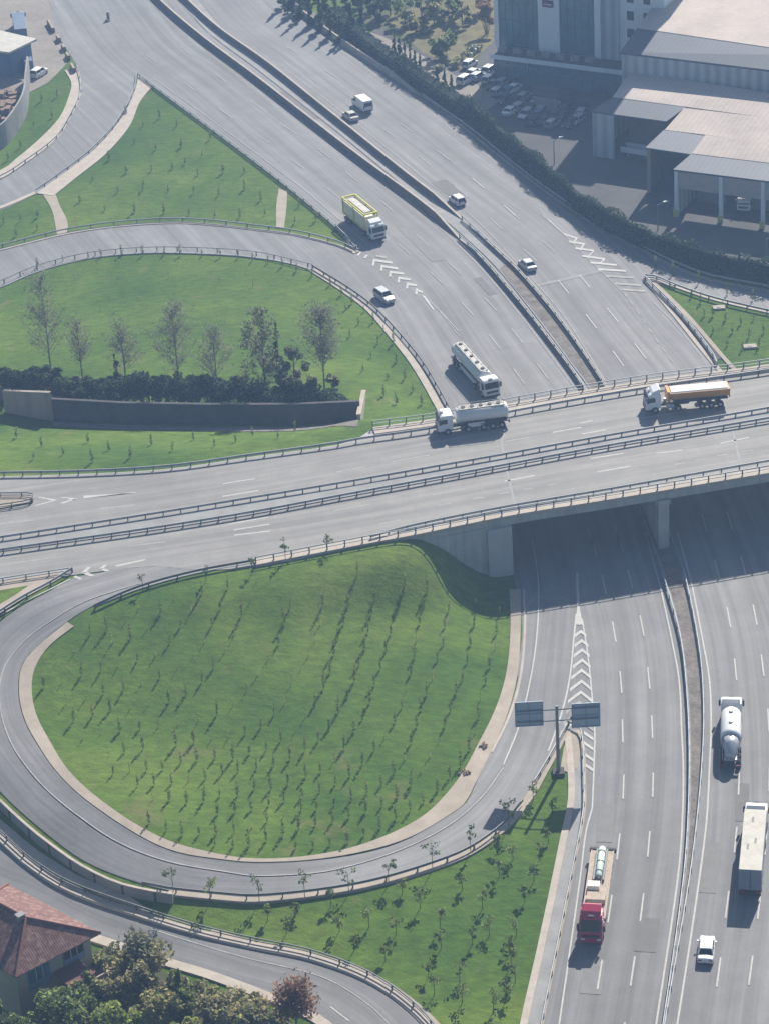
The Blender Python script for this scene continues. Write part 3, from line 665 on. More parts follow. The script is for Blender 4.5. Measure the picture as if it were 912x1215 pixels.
for pts in ([(182, 93), (245, 138), (305, 183), (355, 221), (405, 263), (436, 291)], [(192, -20), (300, 92), (391, 162), (491, 244), (560, 308), (610, 366), (682, 462)], [(330, 76), (414, 140), (508, 217), (560, 258), (622, 322), (668, 375), (717, 452)]):
    paint_line(PF, pl(pts, 0.0), .18, 0.0, of, True)
paint_line(PF, pl([(405, 352), (430, 368), (462, 405), (486, 436), (510, 476)], 0.0), .18, 0.0, of, True) if False else None
paint_line(PF, pl([(180, 1103), (240, 1122), (304, 1140), (371, 1156), (400, 1168), (440, 1195), (470, 1225)]), .15, 't', .09, True)
paint_line(P1, pl([(392, 1195), (414, 1212)]), .18, 't', .092, True)
# chevrons
def chev(mb, V, t, surf=0.0):
    for i in range(len(V)-1):
        (a, b), (c, d) = V[i], V[i+1]
        if abs(c-a) >= abs(d-b): q = [(a, b), (c, d), (c, d+t), (a, b+t)]
        else: q = [(a, b), (c, d), (c+t, d), (a+t, b)]
        paint_quad(mb, q, surf, of+.004*(i+1))
paint_quad(P1, [(684, 722), (687, 722), (691, 742), (682, 742)], 0.0, of+.004)
for k, (y, xl, xr) in enumerate([(748, 681.5, 695), (759, 681, 697.5), (770, 680, 699), (782, 679, 700), (794, 677, 701), (807, 675.5, 702), (820, 673, 703)]):
    c = (xl+xr)/2+.5; d = 5+k*1.1; chev(P1, [(xl, y+d), (c, y), (xr, y+d)], 4.0)
for y in (832, 845): 
    chev(PF, [(671-(y-832)*.25, y+12), (686, y)], 4.0); chev(PF, [(686, y), (703, y+12)], 4.0)
for y in (857, 868, 880, 893, 905): chev(P1 if y > 860 else PF, [(692, y), (703.5, y+8)], 3.8)
chev(P1, [(661, 878), (674, 860)], 4); chev(P1, [(668, 862), (681, 846)], 3.5)
for a in [((441, 316), (443, 308), (465, 311)), ((451, 322), (452, 315), (472, 318)), ((461, 329), (462, 322), (479, 324)), ((471, 336), (472, 329), (487, 331)), ((481, 343), (482, 336), (494, 338)), ((492, 350), (493, 343), (501, 346))]:
    chev(P1, list(a), 2.6)
chev(PF, [(446, 303), (458, 305)], 2.2); chev(P1, [(431, 307), (434, 303)], 3)
chev(P1, [(424, 302), (428, 299)], 3)
paint_quad(P1, [(500, 351), (504, 352), (515, 368), (513, 368)], 0.0, of+.004)
for a in [((668, 277), (683, 282), (680, 287)), ((674, 286), (692, 289), (688, 295)), ((682, 294), (704, 297), (698, 303)), ((690, 303), (717, 307), (711, 312)), ((700, 311), (731, 314)), ((709, 319), (742, 321)), ((718, 327), (751, 329)), ((729, 336), (760, 338)), ((738, 343), (765, 345))]:
    chev(P1 if a[0][0] < 712 else PF, list(a), 2.2)
chev(PF, [(640, 252), (668, 277)], 2.0)
# bridge markings
PB = MB(); zb = DZ; ob = .012
def bl(mb, a, b, wd=.28): paint_line(mb, pl([a, b], DZ), wd, DZ, ob, True)
for a, b in [((655, 513), (689, 507)), ((690, 515), (718, 510)), ((688, 502), (702, 499)), ((598, 571), (634, 564)), ((778, 538), (809, 534)), ((854, 526), (888, 519)), ((700, 544), (739, 538)), ((708, 560), (747, 553)), ((264, 574), (303, 568)), ((264, 589), (307, 582)), ((271, 622), (318, 614)), ((277, 629), (320, 622)), ((278, 635), (321, 630))]: bl(PB, a, b)
PB2 = MB()
for a, b in [((597, 524), (627, 519)), ((465, 548), (509, 540)), ((400, 560), (432, 554)), ((16, 668), (77, 660)), ((153, 648), (197, 643)), ((115, 604), (160, 599)), ((395, 606), (440, 598)), ((0, 622), (40, 617)), ((756, 497), (800, 490)), ((513, 587), (551, 580)), ((450, 622), (475, 617)), ((690, 553), (703, 551)), ((560, 592), (575, 590)), ((592, 586), (604, 584)), ((620, 581), (632, 579)), ((648, 576), (660, 574)), ((800, 551), (812, 549)), ((825, 546), (837, 544)), ((850, 541), (863, 539)), ((878, 536), (893, 534)), ((520, 600), (535, 597))]: bl(PB2, a, b, .22)
def bq(q): paint_quad(PB, q, DZ, ob+.004)
bq([(99, 591.5), (160, 584), (162, 585), (100, 588)][::-1]); bq([(136, 671), (172, 663.5), (174, 664.5), (140, 672.5)])
bq([(44, 590), (48, 589.5), (68, 593), (64, 594.5)]); bq([(60, 594.5), (67, 594), (44, 600), (40, 600)])
bq([(70, 590), (76, 590), (93, 591.5), (88, 593)]); bq([(84, 592.5), (91, 592), (76, 597.5), (70, 597.5)])
bq([(96, 680.5), (102, 680), (108, 673), (104, 673)]); bq([(97, 680), (104, 679), (113, 683), (107, 684)])
bq([(116, 676), (122, 675.5), (128, 670), (124, 670)]); bq([(117, 675.5), (123, 674.5), (131, 677), (126, 678)])
bq([(87, 685), (90, 683), (98, 686.5), (95, 688)])
chev(PB, [(318, 626), (293, 633)], 1.4, DZ) if False else None
for mbx, nm, mm in ((P1, 'road_marking', 'paint'), (PF, 'faded_road_marking', 'paint_faded'), (PB, 'bridge_road_marking', 'paint'), (PB2, 'faded_bridge_road_marking', 'paint_faded')):
    o = mbx.build(nm, MT[mm]); o['kind'] = 'structure'
# newer asphalt patch at the cross joint on the highway
mb = MB(); paint_line(mb, pl([(637, 339), (712, 322)], 0.0), 1.0, 0.0, .085, True); mb.build('road_patch', MT['concrete_grey'])['kind'] = 'structure'
if 0: mb = MB(); paint_line(mb, pl([(614, 741), (690, 724), (786, 699)], 0.0), .5, 0.0, .085, True); paint_line(mb, pl([(822, 692), (880, 679), (960, 662)], 0.0), .5, 0.0, .085, True); mb.build('road_patch', mat('sealed_joint', (.12, .12, .12), .8), None)['kind'] = 'structure'

rp = np.random.RandomState(31)
for nm, col, spots in (('asphalt_repair', (.150, .148, .146), [((566, 330), (584, 350), 1.4), ((770, 1090), (764, 1130), 2.4), ((330, 110), (372, 143), 2.6), ((520, 215), (540, 231), 3.0), ((880, 930), (880, 975), 1.6)]), ('pale_asphalt_repair', (.192, .189, .185), [((480, 270), (520, 310), 2.4), ((700, 1180), (706, 1140), 2.2), ((250, 60), (290, 92), 2.6), ((720, 955), (716, 1000), 1.8), ((845, 1000), (838, 1060), 2.0), ((640, 360), (665, 392), 2.2)])):
    mb = MB()
    for a, b, w_ in spots: paint_line(mb, pl([a, b], 0.0), w_, 0.0, .082, True)
    mb.build(nm, mat(nm, col, .85, .1, .6, fine=.08))['kind'] = 'structure'
# ------------------------------------------------------------------ guard rails
def guard_rail(label, pts, surf='t', spacing=4.0, h=.78, beam='galv', base=0.0, wide=.34, group=None, name='guard_rail', cat='guard rail', double=False, postm='galv_dark', thick=.09):
    W = pl(pts, surf); D = catmull(W, 1.6); P, T, Nn = frames(D); Z = zs(P, surf)+base
    t = thing(name, label, cat, (P[0][0], P[0][1], Z[0]), 0, group)
    mb = MB()
    def rail(z1, hh, th):
        mb.loft([[tuple(P[i]-Nn[i]*th/2)+(Z[i]+z1-hh,), tuple(P[i]+Nn[i]*th/2)+(Z[i]+z1-hh,), tuple(P[i]+Nn[i]*th/2)+(Z[i]+z1,), tuple(P[i]-Nn[i]*th/2)+(Z[i]+z1,)] for i in range(len(P))])
    rail(h, wide, thick)
    if double: rail(h*.5, wide*.8, thick)
    mb.build('beam', MT[beam], t, world=True)
    pm = MB().box(-.07, .07, -.09, .09, -.3, h-.03).mesh('post', MT[postm])
    A_ = along(pts, surf, spacing)
    if len(A_) > 99: A_ = along(pts, surf, spacing*len(A_)/98)
    for x, y, z, a in A_:
        o = bpy.data.objects.new('post', pm); COL.objects.link(o); o.parent = t
        o.location = (x-P[0][0], y-P[0][1], z+base-Z[0]); o.rotation_euler = (0, 0, a)
    return t
def barrier(label, pts, surf=0.0, hgt=.9, wid=.28, m='concrete', name='concrete_barrier', cat='barrier', base=0):
    D = catmull(pl(pts, surf), 2.0); P, T, Nn = frames(D); Z = zs(P, surf); mb = MB()
    c = P[0]
    rings = []
    for i in range(len(P)):
        e_ = min(1, .15+min(i, len(P)-1-i)/7.0); p = P[i]-c; f = lambda s, z: (p[0]+Nn[i][0]*s, p[1]+Nn[i][1]*s, Z[i]+z*(e_ if z > 0 else 1))
        rings.append([f(-wid, -.2), f(wid, -.2), f(wid*.45, hgt*.45), f(wid*.35, hgt), f(-wid*.35, hgt), f(-wid*.45, hgt*.45)])
    mb.loft(rings); o = mb.build(name, MT[m]); o.location = (c[0], c[1], 0)
    mc = MB(); mc.loft([[(r[0][0]*.5+r[1][0]*.5+(r[q][0]-r[0][0]*.5-r[1][0]*.5)*1.25, r[0][1]*.5+r[1][1]*.5+(r[q][1]-r[0][1]*.5-r[1][1]*.5)*1.25, r[3][2]+dz) for q, dz in ((4, .0), (3, .0), (3, .1), (4, .1))] for r in rings]); mc.build('coping', MT['concrete_light'], o)  # pale cap: on the dark barriers the lit top edge is put into its colour
    return meta(o, label, cat)
MT['barrier_shade'] = mat('shade_toned_concrete', (0.155, 0.135, 0.13), .95, .2, .5, fine=.15)  # shade of the barrier faces painted in as a dark concrete tone
BG = 'guard rails along the bridge'
guard_rail('steel guard rail along the far edge of the bridge road', [(-60, 566), (0, 565), (100, 563), (200, 557), (304, 543), (404, 529), (425, 525), (519, 511), (608, 492), (761, 465), (912, 443), (1030, 423)], DZ, 2.6, double=False, group=BG)
guard_rail('outer parapet railing on the far edge of the bridge deck', [(442, 508), (519, 498), (608, 480), (761, 454), (912, 434), (1030, 414)], DZ, 2.4, h=1.0, wide=.12, base=.2, beam='galv', name='parapet_railing', cat='railing', double=True)
guard_rail('upper of the two guard rails in the middle of the bridge', [(-60, 651), (0, 642), (200, 611), (304, 594), (400, 578), (560, 550), (720, 521), (912, 488), (1030, 467)], DZ, 2.4, group=BG)
guard_rail('lower of the two guard rails in the middle of the bridge', [(-60, 666), (0, 657), (200, 628), (304, 611), (400, 593), (560, 563), (720, 533), (912, 500), (1030, 479)], DZ, 2.4, group=BG)
guard_rail('steel guard rail along the near edge of the bridge road', [(440, 641), (484, 629), (540, 617), (608, 604), (720, 585), (912, 551), (1030, 531)], DZ, 2.6, group=BG, beam='galv')
guard_rail('outer parapet railing on the near edge of the bridge deck', [(304, 670), (440, 644), (484, 636), (608, 611), (720, 593), (912, 561), (1030, 540)], DZ, 2.4, h=1.0, wide=.12, base=.2, name='parapet_railing', cat='railing', double=True)
guard_rail('guard rail between the curved loop road and the top of the round lawn', [(113, 723), (167, 700), (233, 682), (304, 669)], 't', 4.0, beam='galv_dark')
guard_rail('low railing round the small fork island at the far left bridge end', [(-50, 590), (0, 590), (40, 591), (38, 597), (0, 604), (-50, 611)], DZ, 3, beam='galv_dark', wide=.15, double=True)
guard_rail('railing on the upper side of the left fork island by the bridge', [(-50, 702), (0, 692), (86, 679)], DZ, 3, beam='galv', wide=.15, double=True)
guard_rail('guard rail on the loop side of the left fork island', [(86, 679), (60, 695), (30, 711), (0, 730), (-40, 761)], DZ, 4)
barrier('long low concrete barrier on the left of the upper highway median', [(150, -40), (188, 3), (240, 48), (304, 96), (354, 135), (421, 187), (511, 254), (545, 284)], 0.0, 1.15, .45, 'barrier_shade')
barrier('long low concrete barrier on the right of the upper highway median', [(178, -40), (215, -3), (260, 38), (316, 78), (391, 138), (491, 218), (548, 261)], 0.0, 1.15, .45, 'barrier_shade')
barrier('low dark concrete plinth under the left median guard rail before the bridge', [(545, 284), (567, 305), (608, 352), (650, 405), (690, 461), (715, 510)], 0.0, .55, .35, 'barrier_shade')
barrier('low dark concrete plinth under the right median guard rail before the bridge', [(548, 261), (594, 305), (610, 320), (658, 376), (713, 455), (740, 505)], 0.0, .55, .35, 'barrier_shade')
guard_rail('guard rail on the left of the median just before the bridge', [(545, 284), (567, 305), (608, 352), (650, 405), (690, 461), (715, 510)], 0.0, 3.5, base=.25, double=True, wide=.2, beam='galv')
guard_rail('guard rail on the right of the median just before the bridge', [(548, 262), (594, 305), (610, 320), (658, 376), (713, 455), (740, 505)], 0.0, 3.5, base=.25, double=True, wide=.2, beam='galv')
guard_rail('left guard rail of the brown median south of the bridge', [(752, 590), (772, 645), (787, 690), (806, 758), (814, 825), (817, 912), (812, 1029), (787, 1215), (776, 1290)], 0.0, 3.5, base=.12, double=True, wide=.22)
guard_rail('right guard rail of the brown median south of the bridge', [(775, 590), (795, 640), (811, 685), (829, 775), (834, 841), (832, 912), (820, 1029), (789, 1215), (778, 1290)], 0.0, 3.5, base=.12, double=True, wide=.22)
guard_rail('guard rail between the highway and the upper left triangular lawn', [(166, 92), (190, 110), (240, 147), (300, 192), (350, 231), (400, 273), (424, 297)], 0.0, 3.5, beam='galv', postm='galv_dark', double=True, wide=.2)
guard_rail('guard rail on the curb of the curved side road at upper left', [(163, 90), (159, 110), (142, 143), (109, 180), (66, 213), (43, 229)], 0.0, 4, beam='galv', wide=.3)
guard_rail('guard rail on the outer bend of the side road by the grey wall', [(91, 76), (97, 102), (94, 118), (83, 141), (66, 167), (32, 193), (0, 213), (-50, 230)], 0.0, 4, beam='galv', wide=.2)
guard_rail('guard rail along the upper edge of the curved slip road', [(-50, 306), (0, 295), (83, 275), (150, 266), (217, 263), (304, 271), (354, 278), (404, 291), (420, 298)], 0.0, 4, wide=.25)
guard_rail('dark post rail between the curved slip road and the far lawn', [(-40, 350), (0, 339), (40, 322), (100, 306), (167, 299), (230, 299), (304, 304), (371, 319)], 0.0, 3.5, beam='galv_dark', wide=.1, h=.9)
guard_rail('guard rail on the right bend of the slip road before the bridge', [(371, 319), (415, 346), (443, 367), (478, 404), (502, 434), (530, 482), (545, 510)], 0.0, 3.5, beam='galv_dark')
guard_rail('guard rail along the outside of the loop road beside the lower lawn', [(170, 1053), (200, 1059), (267, 1066), (304, 1068), (371, 1062), (437, 1051), (504, 1032), (557, 1011), (596, 983), (620, 955)], 't', 4, beam='galv_dark', base=.1)
guard_rail('guard rail along the top curb of the outer ramp at lower left', [(-50, 940), (0, 990), (40, 1026), (83, 1052), (160, 1080), (233, 1103), (304, 1120), (371, 1134), (437, 1159), (480, 1187), (515, 1222), (540, 1270)], 't', 3.5, beam='galv_dark', wide=.15, base=.1, double=True)
guard_rail('guard rail on the highway side of the lower lawn', [(674, 862), (686, 868), (690, 880), (692, 920), (692, 960), (684, 1010), (677, 1045), (660, 1130), (643, 1215), (632, 1280)], 0.0, 3.5, base=.1, wide=.28)
guard_rail('guard rail at the fork where the loop road joins the highway', [(672, 866), (660, 888), (646, 912), (634, 932)], 't', 3.5, base=.1)
guard_rail('guard rail with a rounded end beside the right hand lawn', [(850, 435), (846, 426), (806, 374), (768, 336), (764, 331), (775, 332), (800, 342)], 0.0, 3, base=.12, double=True, wide=.25, beam='galv')
guard_rail('guard rail between the slip road and the right hand lawn', [(800, 342), (841, 356), (912, 373), (1000, 391)], 0.0, 3.5, base=.1, beam='galv')
guard_rail('long guard rail on the outer right edge of the upper highway', [(500, 115), (560, 158), (608, 197), (675, 246), (758, 294), (800, 315), (841, 330), (912, 344), (1000, 364)], 0.0, 4, base=.1, beam='galv')
barrier('pale concrete barrier at the upper right highway edge by the conifers', [(300, -30), (334, -2), (372, 28), (414, 58), (460, 88), (497, 113)], 0.0, 1.1, .35, 'concrete_light')
# ------------------------------------------------------------------ buildings
def quad_slab(pts, th, m, name, parent, uvscale=1.0):
    """sloping slab from (px,py,z) corners (clockwise or not), th thick downwards"""
    P = [up(x, y, z) for x, y, z in pts]
    A2 = sum(P[i].x*P[(i+1) % len(P)].y-P[(i+1) % len(P)].x*P[i].y for i in range(len(P)))
    if A2 < 0: P = P[::-1]
    n = len(P); mb = MB()
    vs = [tuple(p) for p in P] + [(p.x, p.y, p.z-th) for p in P]
    mb.add(vs, [tuple(range(n)), tuple(range(2*n-1, n-1, -1))] + [(i, n+i, n+(i+1) % n, (i+1) % n) for i in range(n)])
    L = parent.location if parent else Vector((0, 0, 0))
    o = mb.build(name, m, parent, world=bool(parent)); e = (P[1]-P[0]).xy.normalized() if (P[1]-P[0]).xy.length > (P[2]-P[1]).xy.length else (P[2]-P[1]).xy.normalized()
    me = o.data; V = np.array([v.co[:] for v in me.vertices]); u = V[:, 0]*e.x+V[:, 1]*e.y; v = -V[:, 0]*e.y+V[:, 1]*e.x
    set_uv(me, np.stack([u, v+V[:, 2]], 1)*uvscale); return o
def wall_uv(o):
    me = o.data; uv = me.uv_layers.new(name='UVMap')
    for p in me.polygons:
        n = p.normal; a = Vector((-n.y, n.x, 0)); a = a.normalized() if a.length > .1 else Vector((1, 0, 0))
        for li in p.loop_indices:
            c = me.vertices[me.loops[li].vertex_index].co; uv.data[li].uv = (c.dot(a), c.z if abs(n.z) < .5 else c.y)
    return o
def wall_seg(a, b, z0, z1, th, m, name, parent):
    """upright wall between two world xy points"""
    a = Vector((a[0], a[1])); b = Vector((b[0], b[1])); d = (b-a).normalized(); n = Vector((-d.y, d.x))*th/2
    mb = MB(); mb.prism_z([tuple(a-n), tuple(b-n), tuple(b+n), tuple(a+n)], z0, z1)
    return wall_uv(mb.build(name, m, parent, world=bool(parent)))
def boxm(P, u, v, x0, x1, y0, y1, z0, z1):
    """oriented box: P origin, u, v unit vectors"""
    q = [P+u*x0+v*y0, P+u*x1+v*y0, P+u*x1+v*y1, P+u*x0+v*y1]
    return MB().prism_z([(k.x, k.y) for k in q], z0, z1)

# office tower with its glass front
O0 = up(592, 54, 5.0); O1 = up(706, 68, 5.0); u = (O1-O0).normalized(); u.z = 0; u.normalize(); v = Vector((-u.y, u.x, 0))
OF = thing('office_building', 'tall office block with dark glass bays between white panels at the top edge', 'building', (O0.x, O0.y, 0))
def uat(px, py, z): return (up(px, py, z)-O0).dot(u)
a1, a2, a3, a4, a5 = uat(592, 54, 5), uat(639, 60, 5), uat(664, 63, 5), uat(706, 68, 5), uat(713, 69, 5)
a6 = uat(734, 71, 5); a7 = a6+9.0
TH = 21
wall_uv(boxm(O0, u, v, a6+.5, a7-.1, .57, 22, 0, 35).build('rear_tower', MT['panel_white'], OF, world=True))
wall_uv(boxm(O0, u, v, a1-.8, a7, .5, 24, 0, TH).build('tower_wall', MT['panel_white'], OF, world=True))
def bay(x0, x1, nm='glass_bay'):
    g = boxm(O0, u, v, x0, x1, .25, .6, 4.9, TH-1).build(nm, MT['curtain'], OF, world=True)
    m2 = MB(); k = max(2, int(round((x1-x0)/1.4)))
    for i in range(k+1):
        q = boxm(O0, u, v, x0+(x1-x0)*i/k-.05, x0+(x1-x0)*i/k+.05, .15, .3, 4.9, TH-1); m2.add(q.v, q.f)
    for z in np.arange(6.8, TH-1, 3.4):
        q = boxm(O0, u, v, x0, x1, .17, .3, z, z+.14); m2.add(q.v, q.f)
    for a in range(len(m2.v)): m2.v[a] = tuple(Vector(m2.v[a])-OF.location)
    m2.build('mullions', MT['mullion'], g)
bay(a1, a2); bay(a3, a4)
boxm(O0, u, v, a2, a3, -.25, .6, 4.9, TH).build('white_pier', MT['panel_white'], OF, world=True)
boxm(O0, u, v, a1-.9, a1, -.1, .6, 4.9, TH).build('white_pier', MT['panel_white'], OF, world=True)
boxm(O0, u, v, a4, a5, -.35, .6, 4.9, TH).build('white_pier', MT['panel_white'], OF, world=True)
wall_uv(boxm(O0, u, v, a5, a6, .1, .6, 4.9, TH).build('ribbed_panel', MT['sheet_white'], OF, world=True))
for i, x in enumerate(np.arange(a6+1.6, a7-1, 3.3)):
    for z in np.arange(6.2, TH-2, 3.4):
        boxm(O0, u, v, x, x+1.3, .36, .55, z, z+1.7).build('window', MT['glass'], OF, world=True) if z < 20 else None
# small red wall sign, high on the white pier
def onplane(px, py, P0, nrm):
    d = ray(px, py); t = (P0-CAM).dot(nrm)/d.dot(nrm); return CAM+d*t
s0 = onplane(643.5, -1, O0, v); s1 = onplane(656.5, 8.5, O0, v)
x0, x1 = (s0-O0).dot(u), (s1-O0).dot(u); sg = boxm(O0, u, v, x0, x1, -.45, -.26, min(s0.z, s1.z), max(s0.z, s1.z)).build('wall_sign', mat('dark_red_sign', (.13, .03, .06), .5), OF, world=True)
boxm(O0, u, v, x0+.35, x1-.35, -.47, -.455, min(s0.z, s1.z)+.45, min(s0.z, s1.z)+.62).build('sign_line', MT['panel_white'], OF, world=True)
# ground floor podium with pale edge strip
p0 = up(583, 67, 5.0); p1 = up(737, 84.5, 5.0)
PX0, PX1 = (p0-O0).dot(u), (p1-O0).dot(u)+10; PY = ((p0-O0).dot(v)+(p1-O0).dot(v))/2
wall_uv(boxm(O0, u, v, PX0, PX1, PY+.4, 0.4, 0, 4.6).build('podium', MT['curtain'], OF, world=True))
boxm(O0, u, v, PX0-.3, PX1, PY, .2, 4.6, 4.85).build('terrace_roof', MT['asphalt_dark'], OF, world=True)
boxm(O0, u, v, PX0-.5, PX1, PY-.3, PY+.35, 4.5, 5.15).build('roof_edge', MT['panel_white'], OF, world=True)
mm = MB()
for x in np.arange(PX0+.5, PX1, 2.2):
    q = boxm(O0, u, v, x, x+.15, PY+.28, PY+.42, 0, 4.5); mm.add(q.v, q.f)
q = boxm(O0, u, v, PX0, PX1, PY+.25, PY+.42, 2.6, 2.9); mm.add(q.v, q.f)
mm.build('podium_mullions', MT['mullion'], OF, world=True)
for x in np.arange(a1+1, a4, 3.0):
    boxm(O0, u, v, x, x+1.6, PY+2.6, PY+3.8, 4.85, 5.7).build('roof_unit', MT['concrete_grey'], OF, world=True)

# illegible light letters on the ground floor glass
lt = MB()
P3 = O0+v*(PY+.2)
for i in range(8):
    q0 = onplane(601.5+i*3.7, 78.6+i*.5, P3, v); xx = (q0-O0).dot(u)
    for (dx, w_, dz, h_) in (((0, .10, -.45, .9), (0, .34, .3, .12)), ((0, .10, -.45, .9), (.28, .10, -.45, .9), (0, .3, 0, .1)), ((0, .34, .35, .1), (0, .34, -.45, .1), (0, .1, -.45, .9)))[i % 3]:
        q = boxm(O0, u, v, xx+dx, xx+dx+w_, PY+.17, PY+.21, q0.z+dz, q0.z+dz+h_); lt.add(q.v, q.f)
lt.build('sign_letters', mat('faded_letters', (.30, .32, .42), .6), OF, world=True)['kind'] = 'stuff'
# warehouse complex
WH = thing('warehouse', 'large warehouse with stepped cream sheet roofs and dark grey canopies', 'building', up(805, 253, 0))
def inset_walls(pts, z1, d, sides, m='sheet_white', nm='wall'):
    P = [up(x, y, z) for x, y, z in pts]; c = sum((p for p in P), Vector())/len(P)
    Q = [p+(c-p).normalized()*d for p in P]
    for i in sides: wall_seg(Q[i], Q[(i+1) % len(Q)], -.1, z1 if isinstance(z1, (int, float)) else z1[i], .3, MT[m], nm, WH)
# A: tall main hall behind
quad_slab([(735, 62, 14), (980, 91, 14), (980, 66, 15.6), (755, 33, 15.6)], .35, MT['roof_grey'], 'grey_roof', WH)
quad_slab([(755, 33, 15.65), (980, 66, 15.65), (980, -70, 17.5), (812, -42, 16.5)], .35, MT['roof_cream'], 'cream_roof', WH)
aL, aR, bR, bL = up(738, 64, 13.6), up(980, 93, 13.6), up(985, -60, 16), up(812, -38, 16)
for a, b, zt in ((aL, aR, 13.6), (aR, bR, 13.6), (bL, aL, 13.8)): wall_seg(a, b, 0, zt, .4, MT['sheet_white'], 'hall_wall', WH)
# B: middle hall in front of it
quad_slab([(726, 115, 9.4), (980, 149, 9.4), (980, 121, 10.4), (748, 84, 10.4)], .3, MT['roof_cream'], 'cream_roof', WH)
quad_slab([(701, 132, 8.4), (790, 144, 8.4), (813, 127, 9.35), (726, 115, 9.35)], .3, MT['roof_grey'], 'grey_roof', WH)
quad_slab([(735, 103, 9.42), (980, 135, 9.42), (980, 134, 9.9), (736, 102, 9.9)], .05, MT['roof_cream'], 'roof_step', WH) if False else None
w0 = up(703, 134, 8.2); w1 = up(728, 137.5, 8.2); w2 = up(790, 145, 8.2)
wall_seg(w0, w1, 0, 8.15, .3, MT['sheet_white'], 'front_wall', WH)
bk0 = up(748, 88, 9.8); wall_seg(w0, bk0, 0, 8.15, .3, MT['sheet_white'], 'side_wall', WH)
dB = (up(726, 118, 8.4)-up(703, 134, 8.4)); wall_seg(w1+dB*.75, w2+dB*.75, 0, 8.2, .3, MT['brick_wall'], 'bay_wall', WH)
# C: small hall between
quad_slab([(788, 154, 9.3), (838, 160, 9.3), (1000, 182, 9.3), (1000, 150, 10.3), (811, 128, 10.3)], .3, MT['roof_cream'], 'cream_roof', WH)
quad_slab([(765, 175, 8.6), (826, 184, 8.6), (835, 161, 9.25), (787, 154, 9.25)], .3, MT['roof_grey'], 'grey_roof', WH)
c0 = up(769, 176, 8.2); c1 = up(826, 184, 8.2); c2 = up(811, 134, 8.2)
wall_seg(c0, c2, 0, 8.2, .3, MT['brick_wall'], 'side_wall', WH)
mb = MB(); mb.prism_z([(c0.x-.3, c0.y-.3), (c0.x+.3, c0.y-.3), (c0.x+.3, c0.y+.3), (c0.x-.3, c0.y+.3)], 0, 8.3); mb.build('column', MT['concrete'], WH, world=True)
mid = c0.lerp(c2, .35); wall_seg(mid, mid+(c1-c0), 0, 8.0, .3, MT['wall_dark'], 'bay_wall', WH)
# D: loading hall at the right
quad_slab([(820, 182, 9.35), (1000, 204, 9.35), (1000, 181, 10.2), (836, 160, 10.2)], .3, MT['roof_cream'], 'cream_roof', WH)
quad_slab([(798, 201, 8.6), (1000, 226, 8.6), (1000, 204, 9.3), (820, 182, 9.3)], .3, MT['roof_grey'], 'grey_roof', WH)
d0 = up(802, 203, 8.2); d1 = up(855, 210, 8.2); d2 = up(905, 216.5, 8.2); d3 = up(960, 223, 8.2); d4 = up(990, 227, 8.2)
dD = up(821, 184, 8.2)-up(800, 201, 8.2)
for p in (d0, d1, d2, d3):
    e = (d1-d0).normalized(); n_ = Vector((-e.y, e.x, 0))
    boxm(p, e, n_, -.3, .3, -.3, .3, 0, 8.3).build('column', MT['panel_white'], WH, world=True)
    boxm(p, e, n_, -.45, .45, -.45, -.31, 0, 1.3).build('column_guard', MT['yellow'], WH, world=True)
e = (d1-d0).normalized(); n_ = Vector((-e.y, e.x, 0))
boxm(d0, e, n_, .3, (d4-d0).length, .05, .25, 5.1, 8.2).build('fascia', mat('fascia_board', (.42, .38, .36), .8, .08), WH, world=True)
wall_seg(d0+n_*.5, d0+n_*15, 0, 8.1, .3, MT['sheet_white'], 'side_wall', WH)
wall_seg(d0+n_*15, d4+n_*15, 0, 8.1, .3, MT['wall_dark'], 'back_wall', WH)
for i in range(3):
    boxm(d0+e*(8*i+1.2), e, n_, 0, 5.2, 7, 9.4, 0, 2.4).build('loading_dock', MT['concrete_grey'], WH, world=True)

# low annex under the tower beside the car park
AX = thing('annex_building', 'low flat grey annex in the shade beside the warehouse wall', 'building', up(640, 125, 0))
q = [up(634, 101, 3.2), up(662, 105, 3.2), up(660, 116, 3.2), up(631, 112, 3.2)]
MB().prism_z([(k.x, k.y) for k in q][::-1], 0, 3.0).build('wall', MT['concrete_grey'], AX, world=True)
c_ = sum((k for k in q), Vector())/4
MB().prism_z([((k.x-c_.x)*1.04+c_.x, (k.y-c_.y)*1.04+c_.y) for k in q][::-1], 3.0, 3.25).build('roof', MT['asphalt_dark'], AX, world=True)

# yard at top left: pale canopy, blue shed, curved wall
YD = thing('depot_shed', 'blue sheet shed under a pale flat canopy at the top left edge', 'building', up(0, 90, 0))
quad_slab([(-60, 22, 6.0), (44, 46, 6.0), (11, 62, 5.6), (-60, 52, 5.6)], .4, MT['dirty_white'], 'canopy_roof', YD)
y0 = up(-60, 52, 5.2); y1 = up(10, 62, 5.2); y2 = up(36, 50, 5.2)
wall_seg(y0, y1, 0, 5.1, .3, MT['blue'], 'front_wall', YD); wall_seg(y1, y2, 0, 5.1, .3, MT['blue'], 'side_wall', YD)
q0 = up(30, 88, 0); e = Vector((1, .2, 0)).normalized(); n_ = Vector((-e.y, e.x, 0))
boxm(q0, e, n_, 0, 1.8, 0, 3, 0, 2.6).build('side_cabin', MT['blue'], YD, world=True)
wp_ = [(-60, 200), (0, 178), (19, 158), (31, 136), (34, 112), (36, 93)]
o = strip('yard_wall', wp_, .35, 4.6, MT['concrete_grey'], 0.0, kind=None, smoothp=True); meta(o, 'curved grey boundary wall of the yard at upper left', 'wall')
rb = np.random.RandomState(3)
RP = thing('rubble_heap', 'heap of brown rubble and boards behind the curved grey wall', 'rubble', up(8, 128, 0))
mb = MB()
